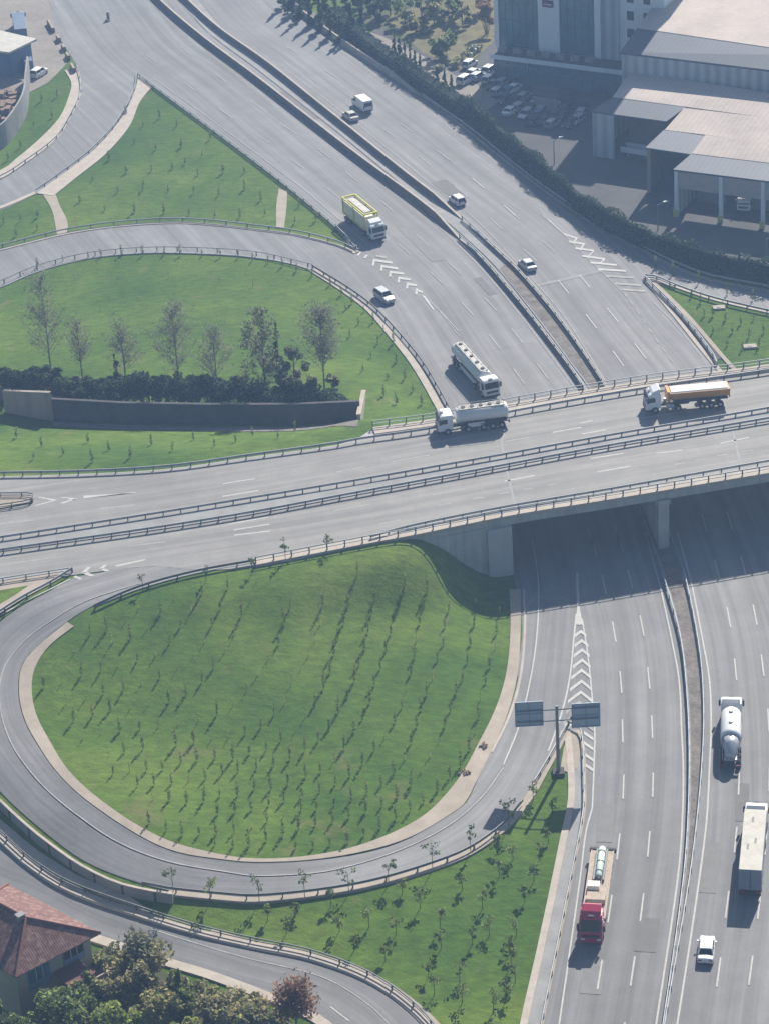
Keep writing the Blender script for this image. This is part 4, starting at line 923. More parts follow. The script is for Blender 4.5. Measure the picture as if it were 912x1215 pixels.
for i in range(70):
    p = up(rb.uniform(-20, 24), rb.uniform(112, 145), 0); s = rb.uniform(.2, .6); a = rb.uniform(0, 3)
    if p.x > up(26, 125, 0).x: continue
    q = boxm(p, Vector((math.cos(a), math.sin(a), 0)), Vector((-math.sin(a), math.cos(a), 0)), -s*2, s*2, -s, s, 0, s*1.6+rb.uniform(0, .6)); mb.add(q.v, q.f)
mb.build('debris', MT['brick_wall'], RP, world=True)
# row of planters between yard and road
for i, (x, y, L_) in enumerate([(61, 34, 5.5), (70, 49, 2.2), (76, 60, 2.0), (81, 70, 2.2), (87, 84, 3.0)]):
    p = up(x, y, 0); a = up(x+5, y+9, 0); e = (a-p).normalized(); n_ = Vector((-e.y, e.x, 0))
    t = thing('concrete_block', ['long dark concrete block at the top of the row beside the yard', 'small dark concrete block in the row beside the yard'][min(i, 1)] if i not in (4,) else 'brownish concrete block at the lower end of the row beside the yard', 'barrier', (p.x, p.y, 0), 0, 'concrete blocks along the yard edge')
    boxm(Vector((0, 0, 0)), e, n_, -L_/2, L_/2, -.35, .35, 0, 1.0).build('block', MT['brick_wall'], t)
    boxm(Vector((0, 0, 0)), e, n_, -L_/2, L_/2, -.22, .22, 1.0, 1.12).build('cap', MT['concrete'], t)

# retaining wall in the north lawn (faces the bridge), with its end walls
def plain_wall(name, label, pts, h, th, m, surf='t', cat='wall'):
    o = strip(name, pts, th, h, MT[m], surf, kind=None, base=-1.2, smoothp=False, step=2); return meta(o, label, cat)
def hill_wall(name, label, pts, m, th=.4, cap=None):
    """pts: (px, py_base, height)"""
    W = [G(p[0], p[1]) for p in pts]; t = thing(name, label, 'wall', W[0])
    mb = MB(); mc = MB(); n = len(W)
    rings = []; caps = []
    for i in range(n):
        a = W[max(0, i-1)]; b = W[min(n-1, i+1)]; d = (b-a).xy.normalized(); nn = Vector((-d.y, d.x))*th/2; p = W[i]; zt = p.z+pts[i][2]
        rings.append([(p.x-nn.x, p.y-nn.y, p.z-1.5), (p.x+nn.x, p.y+nn.y, p.z-1.5), (p.x+nn.x, p.y+nn.y, zt), (p.x-nn.x, p.y-nn.y, zt)])
        m_ = 1.35; caps.append([(p.x-nn.x*m_, p.y-nn.y*m_, zt), (p.x+nn.x*m_, p.y+nn.y*m_, zt), (p.x+nn.x*m_, p.y+nn.y*m_, zt+.16), (p.x-nn.x*m_, p.y-nn.y*m_, zt+.16)])
    mb.loft(rings); mb.build('wall_face', MT[m], t, world=True); mc.loft(caps); mc.build('coping', MT[cap or 'concrete'], t, world=True); return t
MT['wall_sunlit'] = streaky('sunlit_tan_render', (0.42, 0.31, 0.26), .15)  # lighter copy of the brown render, with sunlight put into the colour
hill_wall('retaining_wall', 'long dark retaining wall across the far lawn', [(64, 498, 3.4), (150, 502, 3.3), (250, 504, 3.3), (350, 504, 3.3), (428, 499, 3.1)], 'wall_dark', cap='wall_dark')  # dark colour carries the shade of the face turned from the sun
hill_wall('retaining_wall', 'short sunlit brown wall at the left end of the dark retaining wall', [(7, 489, 3.5), (64, 499, 4.6)], 'wall_sunlit')
hill_wall('retaining_wall', 'short pale end wall at the left edge of the far lawn', [(-6, 486, 2.2), (5, 466, 1.0)], 'concrete_light')
hill_wall('end_wall', 'narrow pale end wall closing the right end of the dark retaining wall', [(426, 503, .8), (432, 470, .9)], 'concrete_light', th=.5)
patch('trench_floor', [(62, 500, 1), (150, 505, 1), (250, 507, 1), (350, 507, 1), (428, 501, 1), (424, 507, 1), (350, 512, 1), (250, 512, 1), (150, 510, 1), (64, 506, 1)], .08, MT['soil'], 't', cell=2, smooth=False)
# concrete panel wall between the loop road and the outer ramp
D = along([(-50, 906), (-30, 926), (0, 958), (50, 1004), (100, 1039), (147, 1061), (200, 1071), (225, 1073)], 't', 2.0)
RW = thing('panel_wall', 'grey concrete panel wall below the loop road at lower left', 'wall', (D[0][0], D[0][1], 0))
mb = MB(); rr = []; n = len(D)
# its top follows the loop road's edge
TOP = along([(-50, 880), (-35, 895), (0, 939), (50, 985), (100, 1022), (147, 1042), (200, 1057), (225, 1061)], 't', .7)
tx = np.array([(a[0], a[1]) for a in TOP]); tz = np.array([a[2] for a in TOP])
for i, (x, y, z, a) in enumerate(D):
    k = np.argmin(np.hypot(tx[:, 0]-x, tx[:, 1]-y)); zt = tz[k]+.95; nx_, ny_ = -math.sin(a)*.17, math.cos(a)*.17
    zt = max(zt, z+.8)
    rr.append([(x-nx_, y-ny_, z-1), (x+nx_, y+ny_, z-1), (x+nx_, y+ny_, zt), (x-nx_, y-ny_, zt)])
mb.loft(rr); mb.build('panels', MT['concrete_grey'], RW, world=True)
mp = MB()
for i, (x, y, z, a) in enumerate(D[::2]):
    zt = rr[i*2][2][2]; q = boxm(Vector((x, y, 0)), Vector((math.cos(a), math.sin(a), 0)), Vector((-math.sin(a), math.cos(a), 0)), -.14, .14, -.24, .24, z-1, zt+.1); mp = MB(); mp.add(q.v, q.f); mp.build('pilaster', MT['wall_dark'], RW, world=True)
mc = MB(); mc.loft([[(r[0][0], r[0][1], r[2][2]), (r[1][0], r[1][1], r[2][2]), (r[1][0], r[1][1], r[2][2]+.12), (r[0][0], r[0][1], r[2][2]+.12)] for r in rr]); mc.build('coping', MT['concrete_light'], RW, world=True)

# ------------------------------------------------------------------ house at lower left
HS = thing('house', 'old house with a red tiled hip roof and cream walls at lower left', 'house', up(20, 1225, .8))
ZE = 8.2
T_ = up(120, 1107, ZE); F_ = up(19, 1160, ZE); Bk = up(10, 1049, ZE); Wk = Bk+(F_-T_)
rA = up(31, 1089, ZE+3.1); rB = rA + (Bk-T_)*.42
def roof_face(pts, nm):
    mb = MB(); mb.add([tuple(p) for p in pts], [tuple(range(len(pts)))]); o = mb.build(nm, MT['tiles'], HS, world=True); wall_uv(o)
    n = o.data.polygons[0].normal
    if n.z < 0: o.data.flip_normals()
    e = (pts[1]-pts[0]).normalized(); nn = (pts[1]-pts[0]).cross(pts[2]-pts[0]).normalized(); f = nn.cross(e)
    for p in o.data.polygons:
        for li in p.loop_indices:
            c = o.data.vertices[o.data.loops[li].vertex_index].co + HS.location
            o.data.uv_layers[0].data[li].uv = ((c-pts[0]).dot(e), (c-pts[0]).dot(f))
    sd2 = o.modifiers.new('thickness', 'SOLIDIFY'); sd2.thickness = .22; sd2.offset = -1
roof_face([F_, T_, rA], 'roof'); roof_face([T_, Bk, rB, rA], 'roof'); roof_face([Bk, Wk, rB], 'roof'); roof_face([Wk, F_, rA, rB], 'roof')
mr_ = MB()
for a, b in ((rA, rB), (rA, T_), (rA, F_), (rB, Bk), (rB, Wk)): mr_.tube(a+Vector((0, 0, .05)), b+Vector((0, 0, .05)), .16, n=6)
mr_.build('ridge_tiles', mat('ridge_tile', (.20, .095, .08), .9, .15, 2), HS, world=True)
cc = (T_+Bk+F_+Wk)/4; ins = [p+(cc-p)*.13 for p in (F_, T_, Bk, Wk)]
MB().prism_z([(p.x, p.y) for p in ins], -1, ZE-.1).build('wall', MT['wall_cream'], HS, world=True)
MB().prism_z([(p.x, p.y) for p in [q+(cc-q)*.03 for q in (F_, T_, Bk, Wk)]], ZE-.32, ZE-.16).build('eaves', mat('eaves_board', (.24, .22, .22), .9, .1), HS, world=True)
fu = (ins[1]-ins[0]).normalized(); fu.z = 0; fn = Vector((fu.y, -fu.x, 0)); L_ = (ins[1]-ins[0]).length
def win(x0, x1, z0, z1, nm='window', g='glass'):
    w_ = boxm(ins[0], fu, fn, x0-.12, x1+.12, -.05, .10, z0-.12, z1+.12).build(nm, mat('window_frame_blue', (.16, .22, .33), .6), HS, world=True)
    q = boxm(ins[0]-HS.location, fu, fn, x0, x1, .1, .13, z0, z1); q.build('pane', MT[g], w_)
    q = MB()
    for x in (x0+(x1-x0)/3, x0+2*(x1-x0)/3):
        r = boxm(ins[0]-HS.location, fu, fn, x-.04, x+.04, .13, .16, z0, z1); q.add(r.v, r.f)
    q.build('glazing_bars', MT['offwhite'], w_)
win(1.5, 4.0, 4.9, 6.9, g='curtain'); win(6.0, 8.4, 5.6, 7.2); win(1.6, 3.6, 1.4, 3.2); win(6.4, 8.4, 1.4, 3.2)
bx = boxm(ins[0], fu, fn, L_*.55, L_+.2, 0, 3.2, 3.6, 3.85); bx.build('balcony_slab', MT['brick_wall'], HS, world=True)
bx = boxm(ins[0], fu, fn, L_*.55, L_+.2, 3.05, 3.2, 3.85, 4.9); bx.build('balcony_parapet', mat('balcony_render', (.42, .35, .32), .9, .1), HS, world=True)
bx = boxm(ins[0], fu, fn, L_*.45, L_*.8, .2, 3.4, 5.6, 5.75); bx.build('awning', mat('awning_rust', (.12, .05, .045), .8, .2), HS, world=True)
ch = rA.lerp(rB, .12); ch2 = ch+(F_-rA)*.06
boxm(Vector((ch2.x, ch2.y, 0)), fu, fn, -.38, .38, -.32, .32, ZE+1.5, ZE+3.4).build('chimney', MT['concrete_grey'], HS, world=True)
boxm(Vector((ch2.x, ch2.y, 0)), fu, fn, -.46, .46, -.4, .4, ZE+3.4, ZE+3.55).build('chimney_cap', MT['concrete_grey'], HS, world=True)

# ------------------------------------------------------------------ gantry sign
gb = up(662, 917, 0.1)
GS = thing('gantry_sign', 'tall steel post carrying two grey sign panels seen from behind above the fork', 'road sign', gb)
PH = 9.6
MB().tube((0, 0, 0), (0, 0, PH), .24, .17, 12).build('post', MT['pole'], GS, smooth=False)
MB().box(-.7, .7, -.7, .7, -.2, .35).build('footing', MT['wall_dark'], GS)
def gz(px, py):                                                   # point on the sign plane (facing along the road)
    d = ray(px, py); t = (gb.y-CAM.y)/d.y; q = CAM+d*t; return q-gb
for nm, z in (('cross_bar', 8.95), ('cross_bar', 7.4)):
    l = gz(608, 848).x; r = gz(713, 850).x
    MB().tube((l+.3, .18, z), (r-.3, .18, z), .09, .09, 8).build(nm, MT['pole'], GS)
for (ax, ay, bx_, by) in ((610, 835.5, 644.5, 862), (677.5, 837, 712, 863)):
    a = gz(ax, ay); b = gz(bx_, by)
    pn = MB().box(a.x, b.x, .30, .38, b.z, a.z).build('sign_panel', mat('sign_back', (.36, .43, .52), .55, .06), GS)
    fr = MB(); 
    for z in (b.z, (a.z+b.z)/2-.05, a.z-.1): fr.box(a.x, b.x, .22, .30, z, z+.12)
    for x in (a.x, (a.x+b.x)/2-.05, b.x-.1): fr.box(x, x+.1, .2, .30, b.z, a.z)
    fr.build('panel_frame', mat('sign_frame', (.24, .30, .38), .6), GS)
mb = MB()
# lamp posts in the forecourt
def lamp(px, py, h, label, a=0.4):
    p = up(px, py, 0); t = thing('street_lamp', label, 'street lamp', p, a, 'street lamps in the forecourt')
    MB().tube((0, 0, 0), (0, 0, h), .11, .07, 8).build('pole', MT['pole'], t)
    MB().tube((0, 0, h-.05), (1.2, 0, h+.25), .05, .05, 6).build('arm', MT['pole'], t)
    MB().box(1.0, 1.9, -.18, .18, h+.18, h+.36, .05, .03).build('lamp_head', MT['offwhite'], t)
lamp(780, 273, 4.6, 'street lamp by the small sunlit patch in front of the loading hall')
lamp(657, 195, 4.6, 'street lamp standing alone in the shaded car park')
lamp(572, 118, 4.0, 'street lamp at the left end of the car park near the conifers', 2.5)
lamp(908, 314, 4.6, 'street lamp at the right edge of the forecourt')

# ------------------------------------------------------------------ haze
hz = MB().box(-1210, 1210, -1210, 1210, -2.6, 215).build('haze', None); hz['kind'] = 'stuff'
hm = bpy.data.materials.new('haze_air'); hm.use_nodes = True; hn = hm.node_tree.nodes; hn.clear()
ho = hn.new('ShaderNodeOutputMaterial'); hv = hn.new('ShaderNodeVolumePrincipled')
hv.inputs['Color'].default_value = (0.38, 0.60, 1.0, 1); hv.inputs['Density'].default_value = 0.00036; hv.inputs['Anisotropy'].default_value = 0.2
hm.node_tree.links.new(hv.outputs[0], ho.inputs['Volume']); hz.data.materials.append(hm)
# ------------------------------------------------------------------ vehicles (local +X is forward, origin on the road under the middle)
def heading(p0, p1): return math.atan2(p1.y-p0.y, p1.x-p0.x)
def wheel(parent, x, y, r=.5, w=.3, rimm='silver'):
    o = MB().tube((x, y-w/2, r), (x, y+w/2, r), r, r, 14).build('wheel', MT['rubber'], parent)
    s = 1 if y > 0 else -1
    MB().tube((x, y+s*w*.42, r), (x, y+s*(w*.5+.02), r), r*.55, r*.5, 10).build('rim', MT[rimm], o)
    return o
CARS = {'sedan': dict(L=4.5, W=1.78, H=1.42, prof=[(2.25, .45), (2.2, .62), (1.2, .86), (.55, 1.34), (.25, 1.41), (-.75, 1.42), (-1.05, 1.36), (-1.62, .98), (-2.2, .92), (-2.25, .5)], gl=(1.12, -1.58), rf=(.50, -1.0)),
        'hatch': dict(L=4.0, W=1.75, H=1.5, prof=[], gl=(1.05, -1.95), rf=(.45, -1.62)),
        'suv': dict(L=4.5, W=1.85, H=1.68, prof=[], gl=(1.15, -2.15), rf=(.5, -1.85))}
def car(kind, body, label, loc, rz, group=None, name='car', cat='car'):
    c = CARS[kind]; L, W, Hh = c['L'], c['W'], c['H']; t = thing(name, label, cat, loc, rz, group); h = L/2; w = W/2
    belt = .90 if kind != 'suv' else 1.05; hood = .74 if kind != 'suv' else .95
    def ring(x, ww, z0, z1, crown=.04):
        return [(x, -ww, z0), (x, ww, z0), (x, ww, z0+(z1-z0)*.7), (x, ww*.93, z1), (x, 0, z1+crown), (x, -ww*.93, z1), (x, -ww, z0+(z1-z0)*.7)]
    tail = belt+.02
    R = [ring(-h, w*.80, .38, tail-.18), ring(-h+.12, w*.92, .26, tail-.04), ring(-h+.5, w, .22, tail), ring(-.9, w, .2, belt), ring(.9, w, .2, belt), ring(1.25, w, .2, hood+.10), ring(h-.55, w*.97, .22, hood), ring(h-.14, w*.88, .26, hood-.12), ring(h, w*.74, .36, hood-.26)]
    MB().loft(R).build('body', MT[body], t, smooth=False, bevel=.05)
    g0, g1 = c['gl']; r0, r1 = c['rf']; k = w*.92; q = w*.70
    def cr(x, ww, z): return (x, ww, z)
    v = [(g1, -k, belt-.03), (g0, -k, belt-.06), (g0, k, belt-.06), (g1, k, belt-.03), (r1, -q, Hh-.05), (r0, -q, Hh-.05), (r0, q, Hh-.05), (r1, q, Hh-.05)]
    MB().add(v, [(3, 2, 1, 0), (4, 5, 6, 7), (0, 1, 5, 4), (1, 2, 6, 5), (2, 3, 7, 6), (3, 0, 4, 7)]).build('windows', MT['glass'], t)
    MB().box(r1-.06, r0+.05, -q-.03, q+.03, Hh-.08, Hh, .10, .08).build('roof', MT[body], t, bevel=.03)
    for s in (-1, 1):
        pm = MB(); pm.tube((g0-.02, s*k*.99, belt-.02), (r0, s*q*1.02, Hh-.05), .05, .05, 5); pm.tube((g1+.02, s*k*.99, belt-.02), (r1, s*q*1.02, Hh-.05), .07, .07, 5)
        pm.tube(((g0+g1)/2-.05, s*k*1.0, belt-.02), ((r0+r1)/2, s*q*1.03, Hh-.05), .045, .045, 5)
        pm.tube((r1, s*q*1.02, Hh-.05), (r0, s*q*1.02, Hh-.05), .05, .05, 5); pm.build('pillars', MT[body], t)
    for x in (-h+.85, h-.85):
        for s in (-1, 1): wheel(t, x, s*(w-.11), .33, .22)
    for s in (-1, 1):
        MB().box(h-.30, h-.04, s*w*.62-.2, s*w*.62+.2, hood-.28, hood-.12).build('headlight', MT['lamp_white'], t)
        MB().box(-h+.0, -h+.16, s*w*.68-.2, s*w*.68+.2, tail-.32, tail-.14).build('tail_light', MT['lamp_red'], t)
        MB().box(g0-.45, g0-.25, s*(w+.09)-.1, s*(w+.09)+.1, belt-.02, belt+.14).build('mirror', MT[body], t)
    return t
def cabin(t, body, xf, W=2.48, Hc=3.1, L=2.15, defl=True, dark_face=False):
    """forward-control truck cab whose front is at x=xf"""
    w = W/2; x0 = xf-L
    prof = [(x0, .75), (xf-.02, .55), (xf, 1.55), (xf-.10, 1.75), (xf-.38, Hc-.22), (xf-.7, Hc), (x0, Hc)]
    MB().prism_y(prof, -w, w).build('cab', MT[body], t, bevel=.07)
    MB().add([(xf+.03-.10, -w*.9, 1.72), (xf+.03-.10, w*.9, 1.72), (xf-.33, w*.85, Hc-.38), (xf-.33, -w*.85, Hc-.38), (xf-.20, -w*.9, 1.72), (xf-.20, w*.9, 1.72), (xf-.5, w*.85, Hc-.38), (xf-.5, -w*.85, Hc-.38)],
             [(0, 1, 2, 3), (7, 6, 5, 4), (0, 4, 5, 1), (1, 5, 6, 2), (2, 6, 7, 3), (3, 7, 4, 0)]).build('windscreen', MT['glass'], t)
    for s in (-1, 1):
        MB().add([(xf-.35, s*(w+.012), 1.75), (xf-.62, s*(w+.012), Hc-.55), (xf-1.35, s*(w+.012), Hc-.55), (xf-1.35, s*(w+.012), 1.75), (xf-.35, s*(w-.05), 1.75), (xf-.62, s*(w-.05), Hc-.55), (xf-1.35, s*(w-.05), Hc-.55), (xf-1.35, s*(w-.05), 1.75)],
                 [(0, 1, 2, 3), (7, 6, 5, 4), (0, 4, 5, 1), (1, 5, 6, 2), (2, 6, 7, 3), (3, 7, 4, 0)]).build('side_window', MT['glass'], t)
        MB().box(xf-.45, xf-.15, s*(w+.2)-.12, s*(w+.2)+.12, 1.75, 2.55).build('mirror', MT['chassis'], t)
        MB().box(xf-.02, xf+.05, s*w*.72-.22, s*w*.72+.22, .68, .92).build('headlight', MT['lamp_white'], t)
    MB().box(xf-.3, xf+.06, -w, w, .38, .66, .02, .02).build('bumper', MT['chassis' if not dark_face else body], t)
    MB().box(xf-.02, xf+.03, -w*.75, w*.75, 1.02, 1.4).build('grille', MT['chassis'], t)
    if defl:
        MB().prism_y([(x0+.05, Hc-.02), (xf-.75, Hc-.02), (xf-1.05, Hc+.28), (x0+.25, Hc+.62), (x0+.05, Hc+.62)], -w*.86, w*.86).build('wind_deflector', MT[body], t, bevel=.05)
    MB().box(xf-.95, xf-.45, -.3, .3, Hc-.01, Hc+.05).build('roof_hatch', MT['chassis'], t)
def chassis(t, x0, x1, axles, w=1.05, z=.95, dual=True, r=.5):
    MB().box(x0, x1, -.45, .45, z-.25, z+.02).build('chassis_frame', MT['chassis'], t)
    for a in axles:
        for s in (-1, 1): wheel(t, a, s*w, r, .34 if not dual else .5)
def ell(x, ry, rz, zc, n=18, flat=0): return [(x, ry*math.cos(2*math.pi*i/n), zc+rz*math.sin(2*math.pi*i/n)) for i in range(n)]

def tanker(label, loc, rz, L=12.8, tankm='offwhite', marks=True):
    t = thing('tanker_truck', label, 'truck', loc, rz); f = L/2
    cabin(t, 'white_paint', f, Hc=3.0, defl=False)
    chassis(t, f-6.2, f-2.0, [f-1.35, f-4.3]); MB().box(-f+.2, f-4, -.45, .45, .95, 1.2).build('trailer_frame', MT['chassis'], t)
    for a in (-f+1.2, -f+2.5, -f+3.8):
        for s in (-1, 1): wheel(t, a, s*1.02, .5, .42)
    x0, x1 = -f+.1, f-2.65; zc = 2.3
    MB().loft([ell(x0, .7, .55, zc), ell(x0+.12, 1.10, .92, zc), ell(x0+.35, 1.22, 1.05, zc), ell(x1-.35, 1.22, 1.05, zc), ell(x1-.12, 1.10, .92, zc), ell(x1, .7, .55, zc)]).build('tank', MT[tankm], t, smooth=True)
    MB().box(x0+.5, x1-.5, -.62, .62, zc+.98, zc+1.10).build('catwalk', MT['dirty_white'], t)
    rl = MB()
    for s in (-1, 1):
        rl.tube((x0+.6, s*.62, zc+1.4), (x1-.6, s*.62, zc+1.4), .035)
        for x in np.linspace(x0+.6, x1-.6, 6): rl.tube((x, s*.62, zc+1.05), (x, s*.62, zc+1.4), .03)
    rl.build('hand_rail', MT['galv'], t)
    for x in np.linspace(x0+1.3, x1-1.2, 5): MB().tube((x, 0, zc+1.08), (x, 0, zc+1.25), .32, .30, 12).build('manhole', MT['chassis'], t)
    for s in (-1, 1):
        MB().box(x0+3.6, x1-1.6, s*1.12-.08, s*1.12+.08, .75, 1.35).build('side_guard', MT['offwhite'], t)
        MB().box(x0+.1, x0+4.2, s*1.02-.25, s*1.02+.25, 1.08, 1.16).build('fender', MT['chassis'], t)
        MB().box(x0-.02, x0+.05, s*.9-.18, s*.9+.18, .85, 1.0).build('tail_light', MT['lamp_red'], t)
    b = MB(); b.box(x0-.05, x0+.1, -1.15, 1.15, .7, 1.1); b.build('rear_bumper', MT['chassis'], t)
    return t
p0, p1 = up(543, 428, 0), up(584, 474, 0); c = (p0+p1)/2
tanker('white tanker truck driving down the highway towards the bridge', (c.x, c.y, .06), heading(p0, p1), min(14.5, (p1-p0).length))
p0, p1 = up(603, 502, DZ), up(518, 513, DZ); c = (p0+p1)/2
tanker('white tanker truck driving left on the bridge deck', (c.x, c.y, DZ+.01), heading(p0, p1), (p1-p0).length)

# tipper semi with an orange half-round body under a pale tarpaulin
p0, p1 = up(863, 478, DZ), up(764, 487, DZ); c = (p0+p1)/2; L = (p1-p0).length; f = L/2
t = thing('tipper_truck', 'white tractor pulling an orange tipping trailer under a pale tarpaulin on the bridge', 'truck', (c.x, c.y, DZ+.01), heading(p0, p1))
cabin(t, 'white_paint', f, Hc=3.0); chassis(t, f-6.3, f-2.0, [f-1.35, f-4.6])
MB().box(-f+.1, f-4.2, -.45, .45, .95, 1.2).build('trailer_frame', MT['chassis'], t)
for a in (-f+1.3, -f+2.6, -f+3.9):
    for s in (-1, 1): wheel(t, a, s*1.02, .5, .42)
x0, x1 = -f+.05, f-3.6
def tub(x, dz=0): return [(x, 1.2*math.cos(a), 2.55+1.15*math.sin(a)) for a in np.linspace(math.pi, 2*math.pi, 11)] + [(x, 1.22, 2.85), (x, -1.22, 2.85)]
MB().loft([tub(x0), tub(x1-.25), [(a+.35, b*.98, max(z, 1.75+(z-1.4)*.75)) for a, b, z in tub(x1-.25)]]).build('tipper_body', MT['orange'], t, smooth=False)
MB().box(x0+.1, x1, -1.16, 1.16, 2.82, 3.0, .1, .25).build('tarpaulin', MT['offwhite'], t, bevel=.04)
rb_ = MB()
for x in np.linspace(x0+.3, x1-.6, 8): rb_.loft([[(x-.05, y*1.03, 2.55+(z-2.55)*1.03) for _, y, z in tub(0)], [(x+.05, y*1.03, 2.55+(z-2.55)*1.03) for _, y, z in tub(0)]]) if False else rb_.box(x-.05, x+.05, -1.26, 1.26, 2.68, 2.84)
rb_.build('rim_rail', MT['orange'], t)
MB().box(x0-.12, x0, -1.15, 1.15, 1.5, 2.85).build('tailgate', MT['orange'], t)
MB().box(x1+.15, x1+.5, -1.1, 1.1, 1.5, 3.1).build('front_bulkhead', MT['orange'], t)
for s in (-1, 1): MB().box(f-4.0, f-2.9, s*1.05-.2, s*1.05+.2, .6, 1.1).build('fuel_tank', MT['silver'], t)

# yellow-framed tank container truck on the upper highway
p0, p1 = up(408, 253, 0), up(451, 288, 0); L = 12.0; c = p1-(p1-p0).normalized()*6.3; f = L/2
t = thing('container_truck', 'white cab truck with a yellow framed container beside the slip road fork', 'truck', (c.x, c.y, .06), heading(p0, p1))
cabin(t, 'white_paint', f, Hc=2.95); chassis(t, -f+.2, f-2.0, [f-1.4, f-3.6, -f+1.2, -f+2.5])
x0, x1 = -f+.1, f-2.9; yl = MB()
for s in (-1, 1):
    yl.box(x0, x1, s*1.2-.09, s*1.2+.09, 3.95, 4.18); yl.box(x0, x1, s*1.2-.07, s*1.2+.07, 1.22, 1.45)
    for x in (x0+.09, (x0+x1)/2, x1-.09): yl.box(x-.09, x+.09, s*1.2-.085, s*1.2+.085, 1.2, 4.0)
for x in (x0+.1, x1-.1): yl.box(x-.12, x+.12, -1.2, 1.2, 3.96, 4.2); yl.box(x-.1, x+.1, -1.2, 1.2, 1.2, 1.4)
yl.build('container_frame', MT['yellow'], t)
MB().box(x0+.15, x1-.15, -1.13, 1.13, 1.3, 3.6).build('container_body', mat('cream_panel', (.74, .70, .52), .6, .06), t)
MB().box(x0+1.0, x1-1.0, -.9, .9, 3.6, 4.0, .2, .25).build('lid', MT['dirty_white'], t, bevel=.05)
for x in (x0+2.2, (x0+x1)/2, x1-2.2): MB().tube((x, 0, 3.85), (x, 0, 4.05), .35, .3, 10).build('manhole', MT['white_paint'], t)
MB().box(x0+.3, x1-.3, .85, 1.05, 3.6, 3.75).build('gutter', MT['chassis'], t)
for s in (-1, 1): MB().box(x0-.02, x0+.05, s*.9-.18, s*.9+.18, .85, 1.0).build('tail_light', MT['lamp_red'], t)

# bulk tank truck driving away
p0, p1 = up(866, 917, 0), up(867, 850, 0); c = (p0+p1)/2; L = min((p1-p0).length, 13); f = L/2
t = thing('bulk_tank_truck', 'white rounded bulk tank truck driving away on the right carriageway', 'truck', (c.x, c.y, .06), heading(p0, p1))
cabin(t, 'white_paint', f, Hc=3.2, defl=True); chassis(t, f-6, f-2.2, [f-1.35, f-4.6]); MB().box(-f+.2, f-3, -.45, .45, .95, 1.2).build('trailer_frame', MT['chassis'], t)
for a in (-f+1.2, -f+2.5, -f+3.8):
    for s in (-1, 1): wheel(t, a, s*1.02, .5, .42)
x1 = f-2.9; x0 = -f+.5
MB().loft([ell(x1, .5, .5, 2.5), ell(x1-.15, .95, .95, 2.5), ell(x1-.6, 1.22, 1.22, 2.5), ell(x1-3.2, 1.25, 1.28, 2.45), ell(x0+3.4, 1.25, 1.28, 2.45), ell(x0+2.6, 1.2, 1.2, 2.4)]).build('tank', MT['white_paint'], t, smooth=True)
MB().loft([ell(x0+2.65, 1.17, 1.17, 2.4), ell(x0+1.6, .85, .85, 2.1), ell(x0+.4, .6, .55, 1.8), ell(x0+.2, .4, .35, 1.75)]).build('tank_cone', MT['silver'], t, smooth=True)  # silver stands in for shade on the white tank's rear cone
MB().box(x0+.1, x0+2.4, -.75, .75, 1.2, 1.45).build('rear_platform', MT['silver'], t)
for s in (-1, 1):
    MB().tube((x0+.3, s*.95, 1.3), (x0+2.6, s*1.05, 2.9), .05).build('ladder_rail', MT['galv'], t)
    MB().box(-f+.05, -f+.12, s*.9-.18, s*.9+.18, .85, 1.0).build('tail_light', MT['lamp_red'], t)
for x in (x1-1.7, x1-4.0): MB().tube((x, 0, 3.7), (x, 0, 3.86), .28, .25, 10).build('manhole', MT['galv'], t)
MB().box(-f, -f+.15, -1.15, 1.15, .55, .95).build('rear_bumper', MT['chassis'], t)

# box semi driving away
p0, p1 = up(889, 1067, 0), up(897, 977, 0); c = (p0+p1)/2; L = min((p1-p0).length, 16.4); f = L/2
t = thing('semi_trailer_truck', 'long white topped semi trailer truck at the right edge seen from behind', 'truck', (c.x, c.y, .06), heading(p0, p1))
cabin(t, 'white_paint', f, Hc=3.3); chassis(t, f-6, f-2.2, [f-1.35, f-4.6])
x0, x1 = -f, f-2.9
MB().box(x0, x1, -1.26, 1.26, 1.2, 3.95).build('trailer_box', mat('trailer_curtain', (.23, .26, .33), .6, .08, .6), t, bevel=.04)
MB().box(x0+.02, x1-.02, -1.25, 1.25, 3.95, 4.0).build('trailer_roof', MT['dirty_white'], t)
MB().box(x0-.03, x0, -.03, .03, 1.3, 3.9).build('door_gap', MT['chassis'], t)
for y in (-.9, -.35, .35, .9): MB().box(x0-.05, x0, y-.025, y+.025, 1.25, 3.9).build('lock_rod', MT['galv'], t)
MB().box(x0-.06, x0+.2, -1.22, 1.22, .5, .85).build('rear_bumper', MT['chassis'], t)
for s in (-1, 1):
    MB().box(x0-.08, x0, s*.85-.3, s*.85+.3, .9, 1.08).build('tail_light', MT['lamp_red'], t)
    MB().box(x0+5, x1-2.5, s*1.18-.04, s*1.18+.04, .5, 1.1).build('side_guard', MT['galv_dark'], t)
for a in (-f+1.6, -f+2.9, -f+4.2):
    for s in (-1, 1): wheel(t, a, s*1.02, .5, .42)
for (x, y) in ((x1-2, .2), (x1-6, -.3), (x1-7.2, .5)): MB().box(x-.5, x+.5, y-.12, y+.12, 4.0, 4.02).build('roof_stain', MT['concrete_grey'], t)

